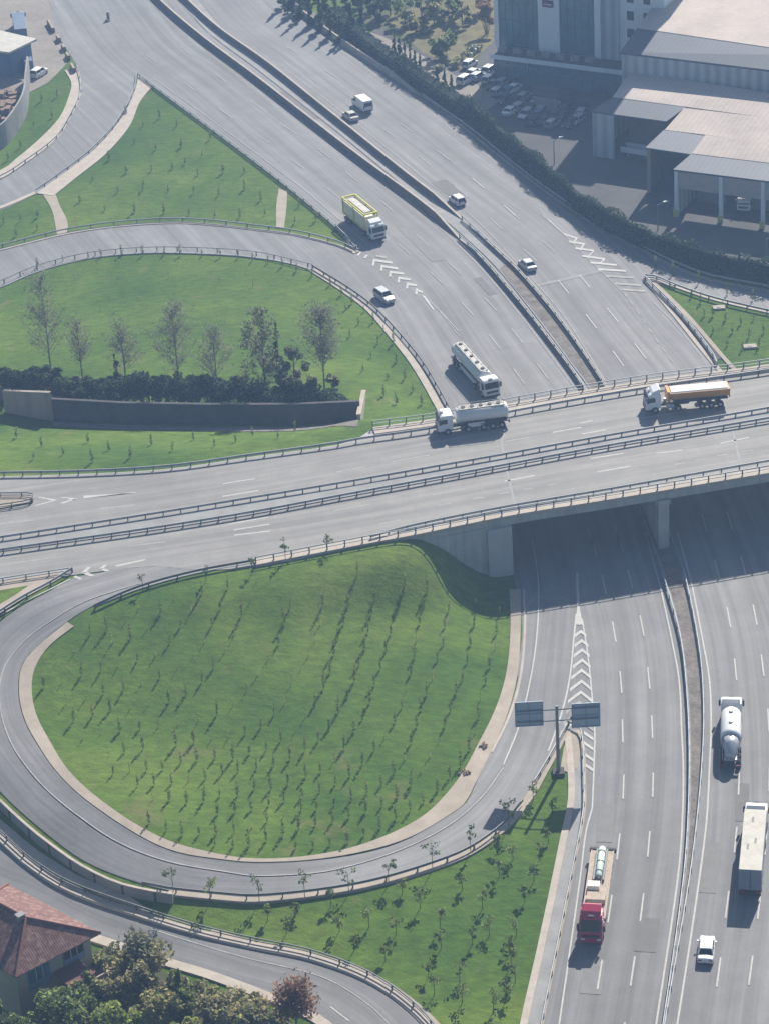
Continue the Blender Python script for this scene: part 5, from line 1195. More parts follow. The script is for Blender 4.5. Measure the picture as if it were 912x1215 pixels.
# red tractor with a flatbed
p0, p1 = up(715, 1018, 0), up(700.5, 1122, 0); c = (p0+p1)/2; L = min((p1-p0).length, 17.2); f = L/2
t = thing('flatbed_truck', 'red tractor with a flatbed trailer driving towards the viewer', 'truck', (c.x, c.y, .06), heading(p0, p1))
cabin(t, 'red', f, Hc=3.55, dark_face=True); chassis(t, f-6, f-2.2, [f-1.4, f-4.8])
x0, x1 = -f+.3, f-3.1
MB().box(x0, x1, -1.27, 1.27, 1.12, 1.30).build('flatbed', MT['timber'], t)
for s in (-1, 1): MB().box(x0, x1, s*1.27-.04, s*1.27+.04, 1.0, 1.36).build('side_rave', mat('pale_rave', (.5, .42, .36), .8, .1), t)
MB().box(x0-.35, x0, -1.5, 1.5, .9, 1.42).build('rear_beam', MT['chassis'], t)
for a in (-f+1.6, -f+2.9, -f+4.2):
    for s in (-1, 1): wheel(t, a, s*1.02, .48, .42)
for s in (-1, 1): MB().box(f-3.5, f-2.5, s*1.0-.22, s*1.0+.22, .6, 1.15).build('fuel_tank', MT['silver'], t)
MB().box(x1+.0, x1+.12, -1.2, 1.2, 1.3, 2.3).build('headboard', MT['timber'], t)
hd = heading(p0, p1); ca, sa = math.cos(hd), math.sin(hd)
def onbed(x, y, z=1.36): return (c.x+x*ca-y*sa, c.y+x*sa+y*ca, .06+z)
g = thing('gas_cylinder', 'long pale green cylinder lying on the bed of the red truck', 'cylinder', onbed(x0+3.1, 0), hd)
MB().loft([ell(-2.9, .2, .2, .42, 12), ell(-2.7, .4, .4, .42, 12), ell(2.5, .4, .4, .42, 12), ell(2.8, .2, .2, .42, 12)]).build('vessel', MT['green_pale'], g, smooth=True)
for x in (-1.9, 0, 1.8): MB().tube((x-.06, 0, .42), (x+.06, 0, .42), .44, .44, 12).build('strap', MT['chassis'], g)
MB().tube((2.6, 0, .42), (3.2, 0, .42), .3, .24, 10).build('valve', MT['chassis'], g)
for s in (-1, 1): MB().box(-2.9, 2.9, s*.55-.1, s*.55+.1, 0, .3).build('cradle', MT['galv_dark'], g)
def crate(x, y, lx, ly, h, label, m):
    k = thing('load_crate', label, 'crate', onbed(x, y), hd)
    MB().box(-lx/2, lx/2, -ly/2, ly/2, .08, h).build('box', MT[m], k); MB().box(-lx/2, lx/2, -ly/2, ly/2, 0, .07).build('skid', MT['timber'], k)
crate(x0+7.2, -.4, 1.0, 1.3, .6, 'small white crate behind the pale green cylinder on the red truck', 'white_paint')
crate(x0+9.4, .05, 1.4, 2.1, .6, 'flat tan bundle on the bed close to the red cab', 'timber')
crate(x1-.9, .1, 1.0, .8, .9, 'small white box right behind the red cab', 'white_paint')

# cars
def put_car(kind, body, label, c_, f_, surf=0.0, z=.06, **k):
    a, b = up(c_[0], c_[1], surf), up(f_[0], f_[1], surf); return car(kind, body, label, (a.x, a.y, surf+z), heading(a, b), **k)
put_car('suv', 'silver', 'silver grey car on the slip road beside the white chevrons', (456, 356), (466, 363))
put_car('hatch', 'white_paint', 'white car alone in the right lanes just below the top centre of the highway', (542, 241), (531, 233))
put_car('sedan', 'silver', 'pale blue silver car nearest the bridge on the upper right carriageway', (625, 318), (615, 309))
put_car('sedan', 'dirty_white', 'beige white sedan close to the median beside the white van', (416, 141), (404, 132))
put_car('sedan', 'white_paint', 'white sedan at the bottom right driving away below the semi trailer', (837.5, 1131), (839.5, 1110))
put_car('suv', 'white_paint', 'white estate car parked at the tip of the lawn by the yard wall', (47, 90), (58, 83), z=.09)
# van
a, b = up(430, 129, 0), up(420, 121, 0)
t = thing('van', 'white delivery van seen from behind on the upper highway', 'van', (a.x, a.y, .06), heading(a, b)); f = 2.9
MB().prism_y([(-f, .45), (f-.05, .40), (f, .95), (f-.75, 1.25), (f-1.45, 2.25), (f-1.8, 2.42), (-f+.1, 2.45), (-f, 2.3)], -1.0, 1.0).build('body', MT['white_paint'], t, bevel=.1)
MB().add([(f-.78, -.86, 1.27), (f-.78, .86, 1.27), (f-1.42, .8, 2.2), (f-1.42, -.8, 2.2), (f-.9, -.86, 1.2), (f-.9, .86, 1.2), (f-1.55, .8, 2.2), (f-1.55, -.8, 2.2)], [(0, 1, 2, 3), (7, 6, 5, 4), (0, 4, 5, 1), (1, 5, 6, 2), (2, 6, 7, 3), (3, 7, 4, 0)]).build('windscreen', MT['glass'], t)
MB().box(-f-.02, -f+.02, -.82, .82, 1.35, 2.1).build('rear_window', MT['glass'], t)
for s in (-1, 1):
    MB().box(f-2.3, f-1.3, s*1.0-.015, s*1.0+.015, 1.3, 1.95).build('side_window', MT['glass'], t)
    MB().box(-f-.03, -f+.03, s*.88-.08, s*.88+.08, .9, 1.5).build('tail_light', MT['lamp_red'], t)
    MB().box(f-1.2, f-1.0, s*1.14-.1, s*1.14+.1, 1.3, 1.6).build('mirror', MT['chassis'], t)
    for x in (-f+1.1, f-1.0): wheel(t, x, s*.88, .36, .24)
MB().box(-f-.05, -f+.1, -.95, .95, .4, .62).build('bumper', MT['chassis'], t)

# lorry in the yard, top left
a, b = up(25, 42, 0), up(22, 22, 0)
t = thing('box_lorry', 'parked lorry with a long blue box body behind the pale canopy', 'truck', (a.x, a.y, .08), heading(a, b)); f = 6.5
cabin(t, 'white_paint', f, Hc=3.0, defl=False); chassis(t, -f, f-2, [f-1.4, -f+1.4, -f+2.7])
MB().box(-f, f-2.4, -1.25, 1.25, 1.2, 3.5).build('box_body', MT['blue'], t, bevel=.03)
MB().box(-f+.02, f-2.42, -1.2, 1.2, 3.5, 3.54).build('box_roof', mat('lorry_roof', (.11, .16, .24), .7, .15, .5), t)
# truck parked under the hall roof
a, b = up(886, 251, 0), up(884, 258, 0)
t = thing('parked_truck', 'small white truck parked under the loading hall roof between two columns', 'truck', (a.x, a.y+2.2, .04), heading(a, b)); f = 3.4
cabin(t, 'white_paint', f, Hc=2.6, W=2.2, L=1.8, defl=False); chassis(t, -f, f-1.7, [f-1.2, -f+1.2], w=.9, r=.42)
MB().box(-f, f-1.9, -1.1, 1.1, .98, 1.1).build('platform', MT['timber'], t)
for s in (-1, 1): MB().box(-f, f-1.9, s*1.1-.04, s*1.1+.04, 1.1, 1.6).build('side_board', MT['offwhite'], t)
# small grey trailer outside the middle hall
a, b = up(757, 186, 0), up(775, 189, 0)
t = thing('parked_trailer', 'low white fenced trailer parked in front of the dark middle hall', 'trailer', (a.x, a.y, .04), heading(a, b))
MB().box(-3, 3, -1.1, 1.1, .8, .95).build('platform', MT['offwhite'], t)
for s in (-1, 1):
    MB().box(-3, 3, s*1.1-.04, s*1.1+.04, .95, 1.9).build('side_board', MT['panel_white'], t)
    for x in (-1.6, 1.6): wheel(t, x, s*.95, .42, .3)

# motor scooter and its rider (one thing each)
a, b = up(129, 24, 0), up(134, 30, 0); hd = heading(a, b)
t = thing('scooter', 'dark motor scooter riding on the wide road at the top left', 'scooter', (a.x, a.y, .06), hd)
for x in (-.62, .62):
    w_ = MB().tube((x, -.06, .3), (x, .06, .3), .3, .3, 14).build('wheel', MT['rubber'], t)
MB().loft([[(-.85, -.08, .55), (-.85, .08, .55), (-.85, .10, .75), (-.85, -.10, .75)], [(-.3, -.17, .35), (-.3, .17, .35), (-.3, .17, .82), (-.3, -.17, .82)], [(.1, -.15, .3), (.1, .15, .3), (.1, .14, .5), (.1, -.14, .5)], [(.45, -.2, .32), (.45, .2, .32), (.45, .2, .95), (.45, -.2, .95)], [(.62, -.1, .5), (.62, .1, .5), (.55, .1, 1.0), (.55, -.1, 1.0)]]).build('body', MT['darkcar'], t, bevel=.03)
MB().box(-.72, 0, -.16, .16, .80, .90, .04, .03).build('seat', MT['rubber'], t)
MB().tube((.45, -.35, 1.08), (.45, .35, 1.08), .025).build('handlebar', MT['chassis'], t)
MB().tube((.62, 0, .3), (.48, 0, 1.08), .04).build('fork', MT['chassis'], t)
MB().box(.56, .64, -.09, .09, .78, .92).build('headlight', MT['lamp_white'], t)
def person(loc, rz, label):
    J = dict(pel=(-.25, 0, .98), ch=(-.12, 0, 1.30), nk=(-.05, 0, 1.50), hd=(-.02, 0, 1.62), ht=(0, 0, 1.76))
    vs = [J['pel'], J['ch'], J['nk'], J['hd'], J['ht']]; es = [(0, 1), (1, 2), (2, 3), (3, 4)]; rr = [.15, .17, .065, .10, .09]
    for s in (-1, 1):
        k = len(vs); vs += [(-.10, s*.19, 1.44), (.08, s*.27, 1.20), (.36, s*.28, 1.12), (.44, s*.28, 1.10)]; rr += [.065, .05, .04, .035]; es += [(2, k), (k, k+1), (k+1, k+2), (k+2, k+3)]
        k = len(vs); vs += [(-.2, s*.11, .93), (.18, s*.18, .86), (.12, s*.18, .45), (.28, s*.18, .40)]; rr += [.10, .08, .055, .045]; es += [(0, k), (k, k+1), (k+1, k+2), (k+2, k+3)]
    me = bpy.data.meshes.new('person'); me.from_pydata(vs, es, []); o = bpy.data.objects.new('person', me); COL.objects.link(o)
    me.materials.append(mat('dark_jacket', (.035, .04, .06), .8)); o.location = loc; o.rotation_euler = (0, 0, rz)
    sk = o.modifiers.new('skin', 'SKIN'); o.modifiers.new('sub', 'SUBSURF').levels = 1; o.modifiers['sub'].render_levels = 1
    for i, r in enumerate(rr): me.skin_vertices[0].data[i].radius = (r, r)
    me.skin_vertices[0].data[0].use_root = True
    meta(o, label, 'person')
    MB().loft([ell2 for ell2 in [[(-.01+r*math.cos(t), r*math.sin(t), z) for t in np.linspace(0, 2*math.pi, 13)[:-1]] for r, z in ((.10, 1.62), (.14, 1.68), (.135, 1.78), (.08, 1.86))]]).build('helmet', MT['white_paint'], o, smooth=True)
person((a.x, a.y, .06), hd, 'person in dark clothes and a pale helmet riding the scooter')

# parked cars in the shaded forecourt: copied from three prototypes
protos = {}
GP = 'cars parked in the shaded car park'
rows = [(577, 88, 'silver'), (587, 93, 'darkcar'), (596, 101, 'silver'), (608, 109, 'white_paint'), (621, 118, 'silver'), (635, 127, 'white_paint'), (598, 121, 'darkcar'), (605, 135, 'white_paint'), (616, 130, 'silver'), (623, 139, 'silver'), (646, 146, 'darkcar'), (662, 130, 'silver'), (676, 149, 'darkcar'), (612, 96, 'darkcar'), (566, 94, 'silver'), (637, 140, 'blue'), (653, 122, 'darkcar'), (690, 137, 'silver'), (585, 104, 'darkcar'), (590, 112, 'silver'), (611, 122, 'darkcar'), (628, 133, 'darkcar'), (643, 133, 'silver'), (668, 140, 'darkcar'), (684, 146, 'silver'), (655, 150, 'silver'), (633, 147, 'darkcar'), (672, 125, 'darkcar'), (688, 128, 'darkcar'), (580, 97, 'silver'), (601, 112, 'blue')]
lab = {'silver': 'grey car standing among the parked cars in the shaded car park', 'darkcar': 'dark car standing among the parked cars in the shaded car park', 'white_paint': 'white car standing among the parked cars in the shaded car park', 'blue': 'blue car in the shaded car park in front of the annex'}
dd_ = heading(up(600, 100, 0), up(640, 106, 0))
for i, (x, y, m) in enumerate(rows):
    p = up(x, y, 0); rz = dd_+math.pi/2*(1 if i % 3 else -1)+random.uniform(-.1, .1)
    if m not in protos: protos[m] = car('sedan' if m != 'silver' else 'hatch', m, lab[m], (p.x, p.y, .04), rz, GP, name='parked_car')
    else: dup(protos[m], (p.x, p.y, .04), rz)
put_car('suv', 'white_paint', 'white car parked at the left end of the car park by the garden', (552, 98), (562, 92), z=.07, name='parked_car')
put_car('hatch', 'white_paint', 'white car parked beside the shrubs at the corner of the garden', (557, 79), (566, 73), z=.07, name='parked_car')
put_car('sedan', 'offwhite', 'pale car at the left end of the garden path', (561, 90), (571, 84), z=.07, name='parked_car')
# ------------------------------------------------------------------ vegetation
def leaf_mesh(pts, size, jitter=.4, seed=0, elong=1.5):
    r = np.random.RandomState(seed); n = len(pts); pts = np.asarray(pts, float)
    a = r.normal(size=(n, 3)); a /= np.linalg.norm(a, axis=1, keepdims=True)+1e-9
    b = r.normal(size=(n, 3)); b -= (a*b).sum(1, keepdims=True)*a; b /= np.linalg.norm(b, axis=1, keepdims=True)+1e-9
    s = size*(1+jitter*r.uniform(-1, 1, n))[:, None]
    V = np.stack([pts-a*s*.5*elong, pts+b*s*.5, pts+a*s*.5*elong, pts-b*s*.5], 1).reshape(-1, 3)
    F = np.arange(4*n).reshape(-1, 4); return V, F
def leaves(name, pts, size, m, parent, seed=0, mats=None, elong=1.5):
    V, F = leaf_mesh(pts, size, seed=seed, elong=elong); me = bpy.data.meshes.new(name); me.from_pydata(V.tolist(), [], F.tolist())
    for q in (mats or [m]): me.materials.append(MT[q])
    if mats:
        k = np.random.RandomState(seed+1).randint(0, len(mats), len(F)); me.polygons.foreach_set('material_index', k.astype(np.int32))
    o = bpy.data.objects.new(name, me); COL.objects.link(o)
    if parent is not None: o.parent = parent
    return o
def clump_pts(r, centres, rad, per, flat=.8):
    out = []
    for c, q in zip(centres, rad):
        v = r.normal(size=(per, 3)); v /= np.linalg.norm(v, axis=1, keepdims=True); v *= (r.uniform(.35, 1, per)**.6)[:, None]*q; v[:, 2] *= flat
        out.append(v+c)
    return np.concatenate(out)
def tree(label, px, py, h, crown, surf='t', seed=1, kind='round', leafm='leaf', mats=None, group=None, n=14, per=60, ls=.4, trunk=.16, barkm='bark', name='tree', low=.3, cat='tree', at=None):
    r = np.random.RandomState(seed); p = at if at is not None else wp(px, py, surf)
    t = thing(name, label, cat, (p.x, p.y, p.z-.05), 0, group)
    mb = MB(); lean = r.normal(size=2)*.02*h; top = (lean[0], lean[1], h*.72)
    mb.tube((0, 0, -.2), (lean[0]*.5, lean[1]*.5, h*.4), trunk, trunk*.7, 7); mb.tube((lean[0]*.5, lean[1]*.5, h*.4), top, trunk*.7, trunk*.25, 6)
    C = []; R = []
    for i in range(n):
        a = r.uniform(0, 2*math.pi); u_ = r.uniform(0, 1)
        if kind == 'round': z = h*(low+(.9-low)*u_); rr = crown*math.sqrt(max(.05, 1-((u_-.45)/.62)**2))*r.uniform(.35, .95)
        elif kind == 'cone': z = h*(low+(.93-low)*u_); rr = crown*(1-u_)*.85*r.uniform(.3, 1)
        else: z = h*(low+(.95-low)*u_); rr = crown*(.35+.65*math.sin(math.pi*min(1, u_*.9+.1)))*r.uniform(.2, .9)
        c = np.array([lean[0]*z/h+rr*math.cos(a), lean[1]*z/h+rr*math.sin(a), z]); C.append(c)
        R.append(crown*r.uniform(.22, .42)*(1 if kind != 'cone' else (1.15-u_)))
        zb = max(h*.15, z-rr*1.1-h*.05); f = zb/h
        mb.tube((lean[0]*f, lean[1]*f, zb), tuple(c), trunk*.32, trunk*.08, 4, False)
    mb.build('trunk', MT[barkm], t)
    P = clump_pts(r, C, R, per); P[:, 2] = np.maximum(P[:, 2], .15)
    if kind == 'cone':
        k = 120; u_ = r.uniform(0, 1, k); a = r.uniform(0, 6.283, k); q = crown*.25*(1-u_)
        P = np.concatenate([P, np.stack([q*np.cos(a), q*np.sin(a), h*(low+(1-low)*u_)], 1)])
    leaves('crown', P, ls, leafm, t, seed, mats); return t
def bare_tree(label, px, py, h, spread, seed, at=None, leafn=0, group=None, leafm_='twig', name='bare_tree', surf='t', trunk=.14, ls=.28, nb=26):
    r = np.random.RandomState(seed); p = wp(px, py, surf); t = thing(name, label, 'tree', (p.x, p.y, p.z-.05), 0, group)
    mb = MB(); mb.tube((0, 0, -.2), (.1, 0, h*.5), trunk, trunk*.6, 6); mb.tube((.1, 0, h*.5), (0, .1, h*.97), trunk*.6, .03, 5)
    tips = []
    for i in range(nb):
        z = h*r.uniform(.22, .9); a = r.uniform(0, 6.28); L = spread*(1.15-z/h)*r.uniform(.6, 1.2); e = (L*math.cos(a), L*math.sin(a), z+L*r.uniform(.8, 1.5))
        mb.tube((0, 0, z), e, trunk*.28, .02, 4, False)
        for j in range(9):
            f = r.uniform(.2, 1); b = np.array([e[0]*f, e[1]*f, z+(e[2]-z)*f]); d = b+r.normal(size=3)*np.array([.5, .5, .4])*spread*.35+np.array([0, 0, .5]); mb.tube(tuple(b), tuple(d), .028, .012, 3, False); tips.append(d); tips.append((b+d)/2)
    mb.build('trunk', MT['bark_pale'], t)
    T = np.array(tips); P = np.concatenate([T+r.normal(size=T.shape)*.45 for _ in range(max(2, leafn*2))])
    leaves('crown', P, ls, leafm_, t, seed, elong=2.2); return t

# saplings: a few prototypes, then copies
def sapling_mesh(seed, h=1.9, w=.26, n=46, ls=.20, lm='leaf_dark', lm2='leaf_pale'):
    r = np.random.RandomState(seed); mb = MB(); mb.tube((0, 0, -.1), (0, 0, h*.9), .025, .015, 4)
    k = len(mb.f); u_ = r.uniform(0, 1, n); a = r.uniform(0, 6.28, n); q = w*np.sqrt(np.clip(1-((u_-.45)/.6)**2, .05, 1))*r.uniform(.2, 1, n)
    P = np.stack([q*np.cos(a), q*np.sin(a), h*(.1+.9*u_)], 1); V, F = leaf_mesh(P, ls, seed=seed)
    mb.add(V.tolist(), F.tolist()); me = bpy.data.meshes.new('sapling'); me.from_pydata(mb.v, [], mb.f)
    for q_ in ('bark', lm, lm2): me.materials.append(MT[q_])
    mi = np.zeros(len(me.polygons), np.int32); mi[k:] = np.where(P[:, 2] > h*.72, 2, 1); me.polygons.foreach_set('material_index', mi); return me
SAP = [sapling_mesh(s, 1.9+.2*(s % 3), .23+.04*(s % 2), 90, .13, 'sap_leaf', 'leaf_pale') for s in range(5)]
SAPTH = [sapling_mesh(20+s, 1.5, .14, 16, .12, 'leaf_olive', 'leaf_pale') for s in range(3)]
SAPD = [sapling_mesh(40+s, 1.9, .32, 60, .16, 'leaf_dark', 'leaf') for s in range(3)]
def sap(meshes, p, label, group, rs_, lo=.8, hi=1.25):
    o = bpy.data.objects.new('sapling', rs_.choice(meshes) if False else meshes[rs_.randint(len(meshes))]); COL.objects.link(o)
    o.location = (p.x, p.y, p.z); o.rotation_euler = (rs_.normal()*.04, rs_.normal()*.04, rs_.uniform(0, 6.28)); s = rs_.uniform(lo, hi); o.scale = (s, s, s*rs_.uniform(.9, 1.15))
    meta(o, label, 'sapling', group); return o
ROWS = [
 [(592,731),(586,775),(572,828),(555,895),(530,928),(499,955),(470,972),(431,992),(390,1003),(340,1008)],
 [(564,725),(556,780),(540,825),(515,890),(492,928),(457,955),(405,972),(350,985),(290,1005),(240,1000)],
 [(532,725),(521,780),(500,840),(480,900),(450,935),(400,955),(345,965),(290,985),(220,990),(170,975)],
 [(507,700),(497,745),(485,810),(467,860),(440,895),(410,925),(360,945),(300,960),(240,972)],
 [(479,695),(466,745),(445,815),(427,857),(393,905),(350,928),(290,940),(230,953),(180,950)],
 [(449,690),(438,745),(424,800),(403,845),(370,885),(330,908),(270,918),(210,930),(150,935)],
 [(425,680),(412,725),(398,775),(380,828),(340,877),(300,895),(240,902),(180,913),(125,920)],
 [(385,700),(378,752),(355,800),(330,845),(300,868),(240,880),(180,888),(110,900)],
 [(345,720),(330,765),(310,795),(280,835),(240,855),(180,862),(130,870),(90,880)],
 [(306,690),(290,725),(275,760),(250,798),(215,828),(165,838),(115,848),(72,862)],
 [(270,700),(252,745),(230,780),(200,800),(150,818),(110,828),(62,840)],
 [(240,705),(215,745),(190,775),(145,790),(100,802),(52,815)],
 [(205,712),(190,730),(172,750),(140,762),(95,775),(60,788)],
 [(165,722),(150,738),(115,750),(85,762)]]
ORD = ['first', 'second', 'third', 'fourth', 'fifth', 'sixth', 'seventh', 'eighth', 'ninth', 'tenth', 'eleventh', 'twelfth', 'thirteenth', 'fourteenth']
rs_ = np.random.RandomState(12); cnt = 0
def along_px(pts, sp):
    P = np.array(catmull([(a, b) for a, b in pts], 2)); s = np.concatenate([[0], np.cumsum(np.hypot(*np.diff(P, axis=0).T))]); tt = np.arange(0, s[-1], sp)
    return np.stack([np.interp(tt, s, P[:, 0]), np.interp(tt, s, P[:, 1])], 1)
for i, R_ in enumerate(ROWS):
    for x, y in along_px(R_, 20.5 if i < 8 else 23):
        p = G(x+rs_.normal()*.7, y+rs_.normal()*.9); thin = rs_.uniform() < (.12 if i < 7 else .45)
        sap(SAPTH if thin else SAP, p, 'sapling in the %s curved row from the right on the round lawn' % ORD[i] if i else 'sapling in the outermost right curved row on the round lawn', 'saplings in row %s of the round lawn' % ORD[i], rs_, .65, 1.1); cnt += 1
# other lawns
LM = [('north west triangular lawn', [(150,135),(170,150),(190,140),(210,150),(160,170),(185,178),(215,175),(240,185),(130,190),(150,205),(180,203),(205,200),(235,208),(265,205),(110,215),(140,228),(170,225),(200,228),(230,230),(260,232),(290,225),(310,238),(95,240),(125,250),(160,252),(195,253),(225,255),(255,258),(285,258),(315,255),(355,245),(375,262),(350,265),(290,205),(250,165),(220,195)], 'small shrub like sapling on the triangular lawn between the side road and the highway'),
      ('small left lawn', [(5,265),(25,262),(45,258),(20,280),(45,272)], 'small sapling on the little lawn at the left edge by the trodden path'),
      ('right lawn', [(830,360),(820,352),(845,375),(860,380),(868,395),(878,385),(888,400),(893,380),(905,395),(862,410),(880,415),(845,395),(900,412),(835,375)], 'dark slim sapling on the lawn at the right edge of the bridge'),
      ('far lawn bottom', [(20,520),(50,530),(75,540),(105,525),(130,535),(155,543),(180,528),(205,535),(230,522),(255,530),(280,525),(300,518),(330,520),(350,512),(40,545),(110,548)], 'small sapling on the grass strip between the dark retaining wall and the bridge road'),
      ('far lawn rim', [(45,317),(75,310),(105,306),(120,305),(145,303),(170,303),(195,302),(215,303),(240,304),(262,305),(283,306),(300,310),(318,312),(335,316),(352,322),(370,328),(392,338),(405,350),(418,360),(432,370),(443,382),(455,395),(466,408),(448,408),(425,385),(410,368),(440,425),(470,430),(480,450),(460,450),(490,465),(455,470),(500,480),(470,480),(415,400),(430,440)], 'dark sapling near the curb round the far lawn'),
      ('far lawn', [(90,330),(140,335),(200,330),(260,335),(300,340),(30,345),(60,360),(230,365),(270,370),(120,370),(170,360),(20,375),(340,350),(370,365)], 'small sapling in the open middle of the far lawn'),
      ('yard lawn', [(50,120),(62,140),(40,150),(25,175),(10,190),(68,115)], 'tiny sapling on the lawn below the curved grey wall')]
for g_, pts, lb in LM:
    for x, y in pts: sap(SAPD if g_ != 'far lawn' else SAPTH, G(x, y), lb, 'saplings on the '+g_, rs_, .6, 1.05)
# kerbside trees of the slip road at right
for i, (x, y) in enumerate([(778, 318), (797, 326), (828, 337), (862, 350), (892, 357)]):
    p = wp(x, y, 0.0); o = sap(SAP, p, 'small dark young tree along the slip road at the right edge', 'young trees along the right slip road', rs_, .9, 1.2)
# young street trees with real crowns, by the lower lawn
def young_tree(px, py, h, w, seed, label, group, dens=1.0, m='leaf_dark'):
    p = G(px, py); r = np.random.RandomState(seed); t = thing('young_tree', label, 'tree', p, 0, group)
    mb = MB(); mb.tube((0, 0, -.1), (0, 0, h*.85), .05, .025, 5); C = []; R = []
    for i in range(5):
        a = r.uniform(0, 6.28); z = h*r.uniform(.5, .98); q = w*r.uniform(.3, .95); c = np.array([q*math.cos(a), q*math.sin(a), z]); C.append(c); R.append(w*r.uniform(.35, .6)); mb.tube((0, 0, z*.72), tuple(c), .025, .01, 4, False)
    mb.build('trunk', MT['bark'], t); leaves('crown', clump_pts(r, C, R, int(20*dens)), .20, m, t, seed, mats=[m, 'leaf', m]); return t
YT = [(206,1058,4.0,1.0,'thin young tree with two tufts outside the loop road, leftmost of its row'), (250,1070,3.6,1.1,'densest green young tree of the row outside the loop road'),
      (308,1070,3.4,.9,'pale sparse young tree third from the left outside the loop road'), (362,1066,3.6,.8,'slim young tree fourth from the left outside the loop road'), (414,1060,3.6,1.0,'young tree fifth from the left outside the loop road'),
      (461,1049,3.4,.9,'round headed young tree sixth from the left outside the loop road'), (513,1032,3.6,1.1,'broad grey young tree seventh from the left outside the loop road'), (558,1012,3.6,.7,'narrow young tree eighth from the left outside the loop road'), (603,982,4.0,1.0,'dark young tree by the shadow of the sign at the road fork')]
for i, (x, y, h, w_, lb) in enumerate(YT): young_tree(x, y, h, w_, 40+i, lb, 'young trees outside the loop road', 1.3 if i in (1, 8) else .8, 'leaf' if i == 1 else 'leaf_dark')
for i, (x, y) in enumerate([(103, 1), (339, 653), (389, 642)][1:]): young_tree(x, y+12, 3.2, .7, 60+i, ['left', 'right'][i]+' one of two thin young trees behind the near bridge railing', 'young trees by the bridge railing', .6)
for i, (x, y) in enumerate([(170, 700), (245, 690), (300, 680)]): young_tree(x, y, 2.8, .5, 64+i, 'very thin young tree below the round lawn guard rail, %s of three' % ['leftmost', 'middle', 'rightmost'][i], 'young trees at the top of the round lawn', .3)
for i, (x, y, h, w_) in enumerate([(477,1060,2.6,.7),(498,1078,3.2,1),(438,1100,3.2,1.1),(403,1105,3.0,.9),(393,1075,2.6,.6),(470,1108,3,.9),(522,1100,3.2,.8),(523,1125,3.0,.8),(548,1055,2.8,.7),(420,1128,2.6,.6),(572,1078,3.2,1.0),(580,1110,3.4,1.0),(592,1040,3.0,.9),(560,1120,2.8,.6),(508,1160,3.0,.8),(545,1165,3.2,.9),(515,1180,3.0,.8),(548,1190,3.0,.9),(606,1145,3.0,.8),(601,1185,3.4,1),(611,1165,3,.9),(585,1200,3,.9),(590,1010,2.8,.8),(608,1020,3.2,1.1),(640,1020,2.8,.8),(633,1045,2.8,.8),(622,1070,2.6,.7),(650,1000,2.6,.7),(318,1092,2.6,.7),(350,1085,2.4,.6),(340,1108,2.4,.6),(612,1110,3,.9),(605,1130,3,.8),(457,1140,2.4,.6),(632,950,3.0,.9),(655,965,2.6,.8)]):
    young_tree(x, y, h*.8, w_*.85, 100+i, 'young tree with a small dark crown standing in the open lower lawn', 'young trees in the lower lawn', .9, 'leaf')
# big vegetation on the far lawn, above the retaining wall
bare_tree('tallest pale bare tree at the left of the far lawn', 62, 452, 18, 4.2, 1, leafn=1, nb=44, ls=.15)
bare_tree('wispy pale bare tree second from the left on the far lawn', 150, 458, 11, 3.4, 2, leafn=1, nb=30, ls=.15)
bare_tree('broad pale bare tree in the middle of the far lawn', 213, 464, 14.5, 4.2, 3, leafn=1, nb=44, ls=.15)
bare_tree('thin bare tree right of the broad bare tree on the far lawn', 258, 465, 11, 3.4, 4, leafn=1, nb=32, ls=.15)
bare_tree('greyish bare tree beside the dark trees on the far lawn', 385, 462, 14, 4.2, 5, leafn=1, nb=60, ls=.17)
bare_tree('small bare tree near the left edge of the far lawn', 98, 450, 10, 3.0, 6, leafn=1, ls=.15)
tree('dark grey green tree at the right end of the wall hedge', 316, 472, 15, 3.4, seed=8, mats=['leaf_dark', 'twig', 'twig'], kind='oval', n=55, per=60, ls=.22, low=.15)
tree('narrow dark conifer right of the tall grey green tree', 333, 462, 11.5, 1.6, seed=9, leafm='leaf_dark', kind='cone', n=16, per=60, ls=.34, low=.08)
tree('dark bushy tree between the grey green tree and the bare tree', 350, 468, 9.0, 2.2, seed=10, mats=['leaf_dark', 'twig'], kind='oval', n=22, per=70, ls=.28, low=.1)
tree('small pointed dark conifer in the middle of the wall hedge', 141, 472, 7.5, 1.8, seed=11, leafm='leaf_dark', kind='cone', n=12, per=60, ls=.3, low=.05)
def bush(label, px, py, w, h, seed, m=None, mats=None, surf='t', group=None, name='bush', per=70, ls=.34, n=9, at=None):
    r = np.random.RandomState(seed); p = at if at is not None else wp(px, py, surf); t = thing(name, label, 'bush', (p.x, p.y, p.z), r.uniform(0, 6), group)
    C = []; R = []; mb = MB()
    for i in range(n):
        a = r.uniform(0, 6.28); q = w*math.sqrt(r.uniform(0, 1))*.75; c = np.array([q*math.cos(a), q*math.sin(a), h*r.uniform(.3, .8)]); C.append(c); R.append(min(w, h)*r.uniform(.3, .5)); mb.tube((q*.2*math.cos(a), q*.2*math.sin(a), -.1), tuple(c), .05, .02, 4, False)
    mb.build('stems', MT['bark'], t); P = clump_pts(r, C, R, per); P[:, 2] = np.maximum(P[:, 2], .08); leaves('foliage', P, ls, m or 'leaf_dark', t, seed, mats); return t
rs2 = np.random.RandomState(77)
HB = 'bushes along the top of the dark retaining wall'
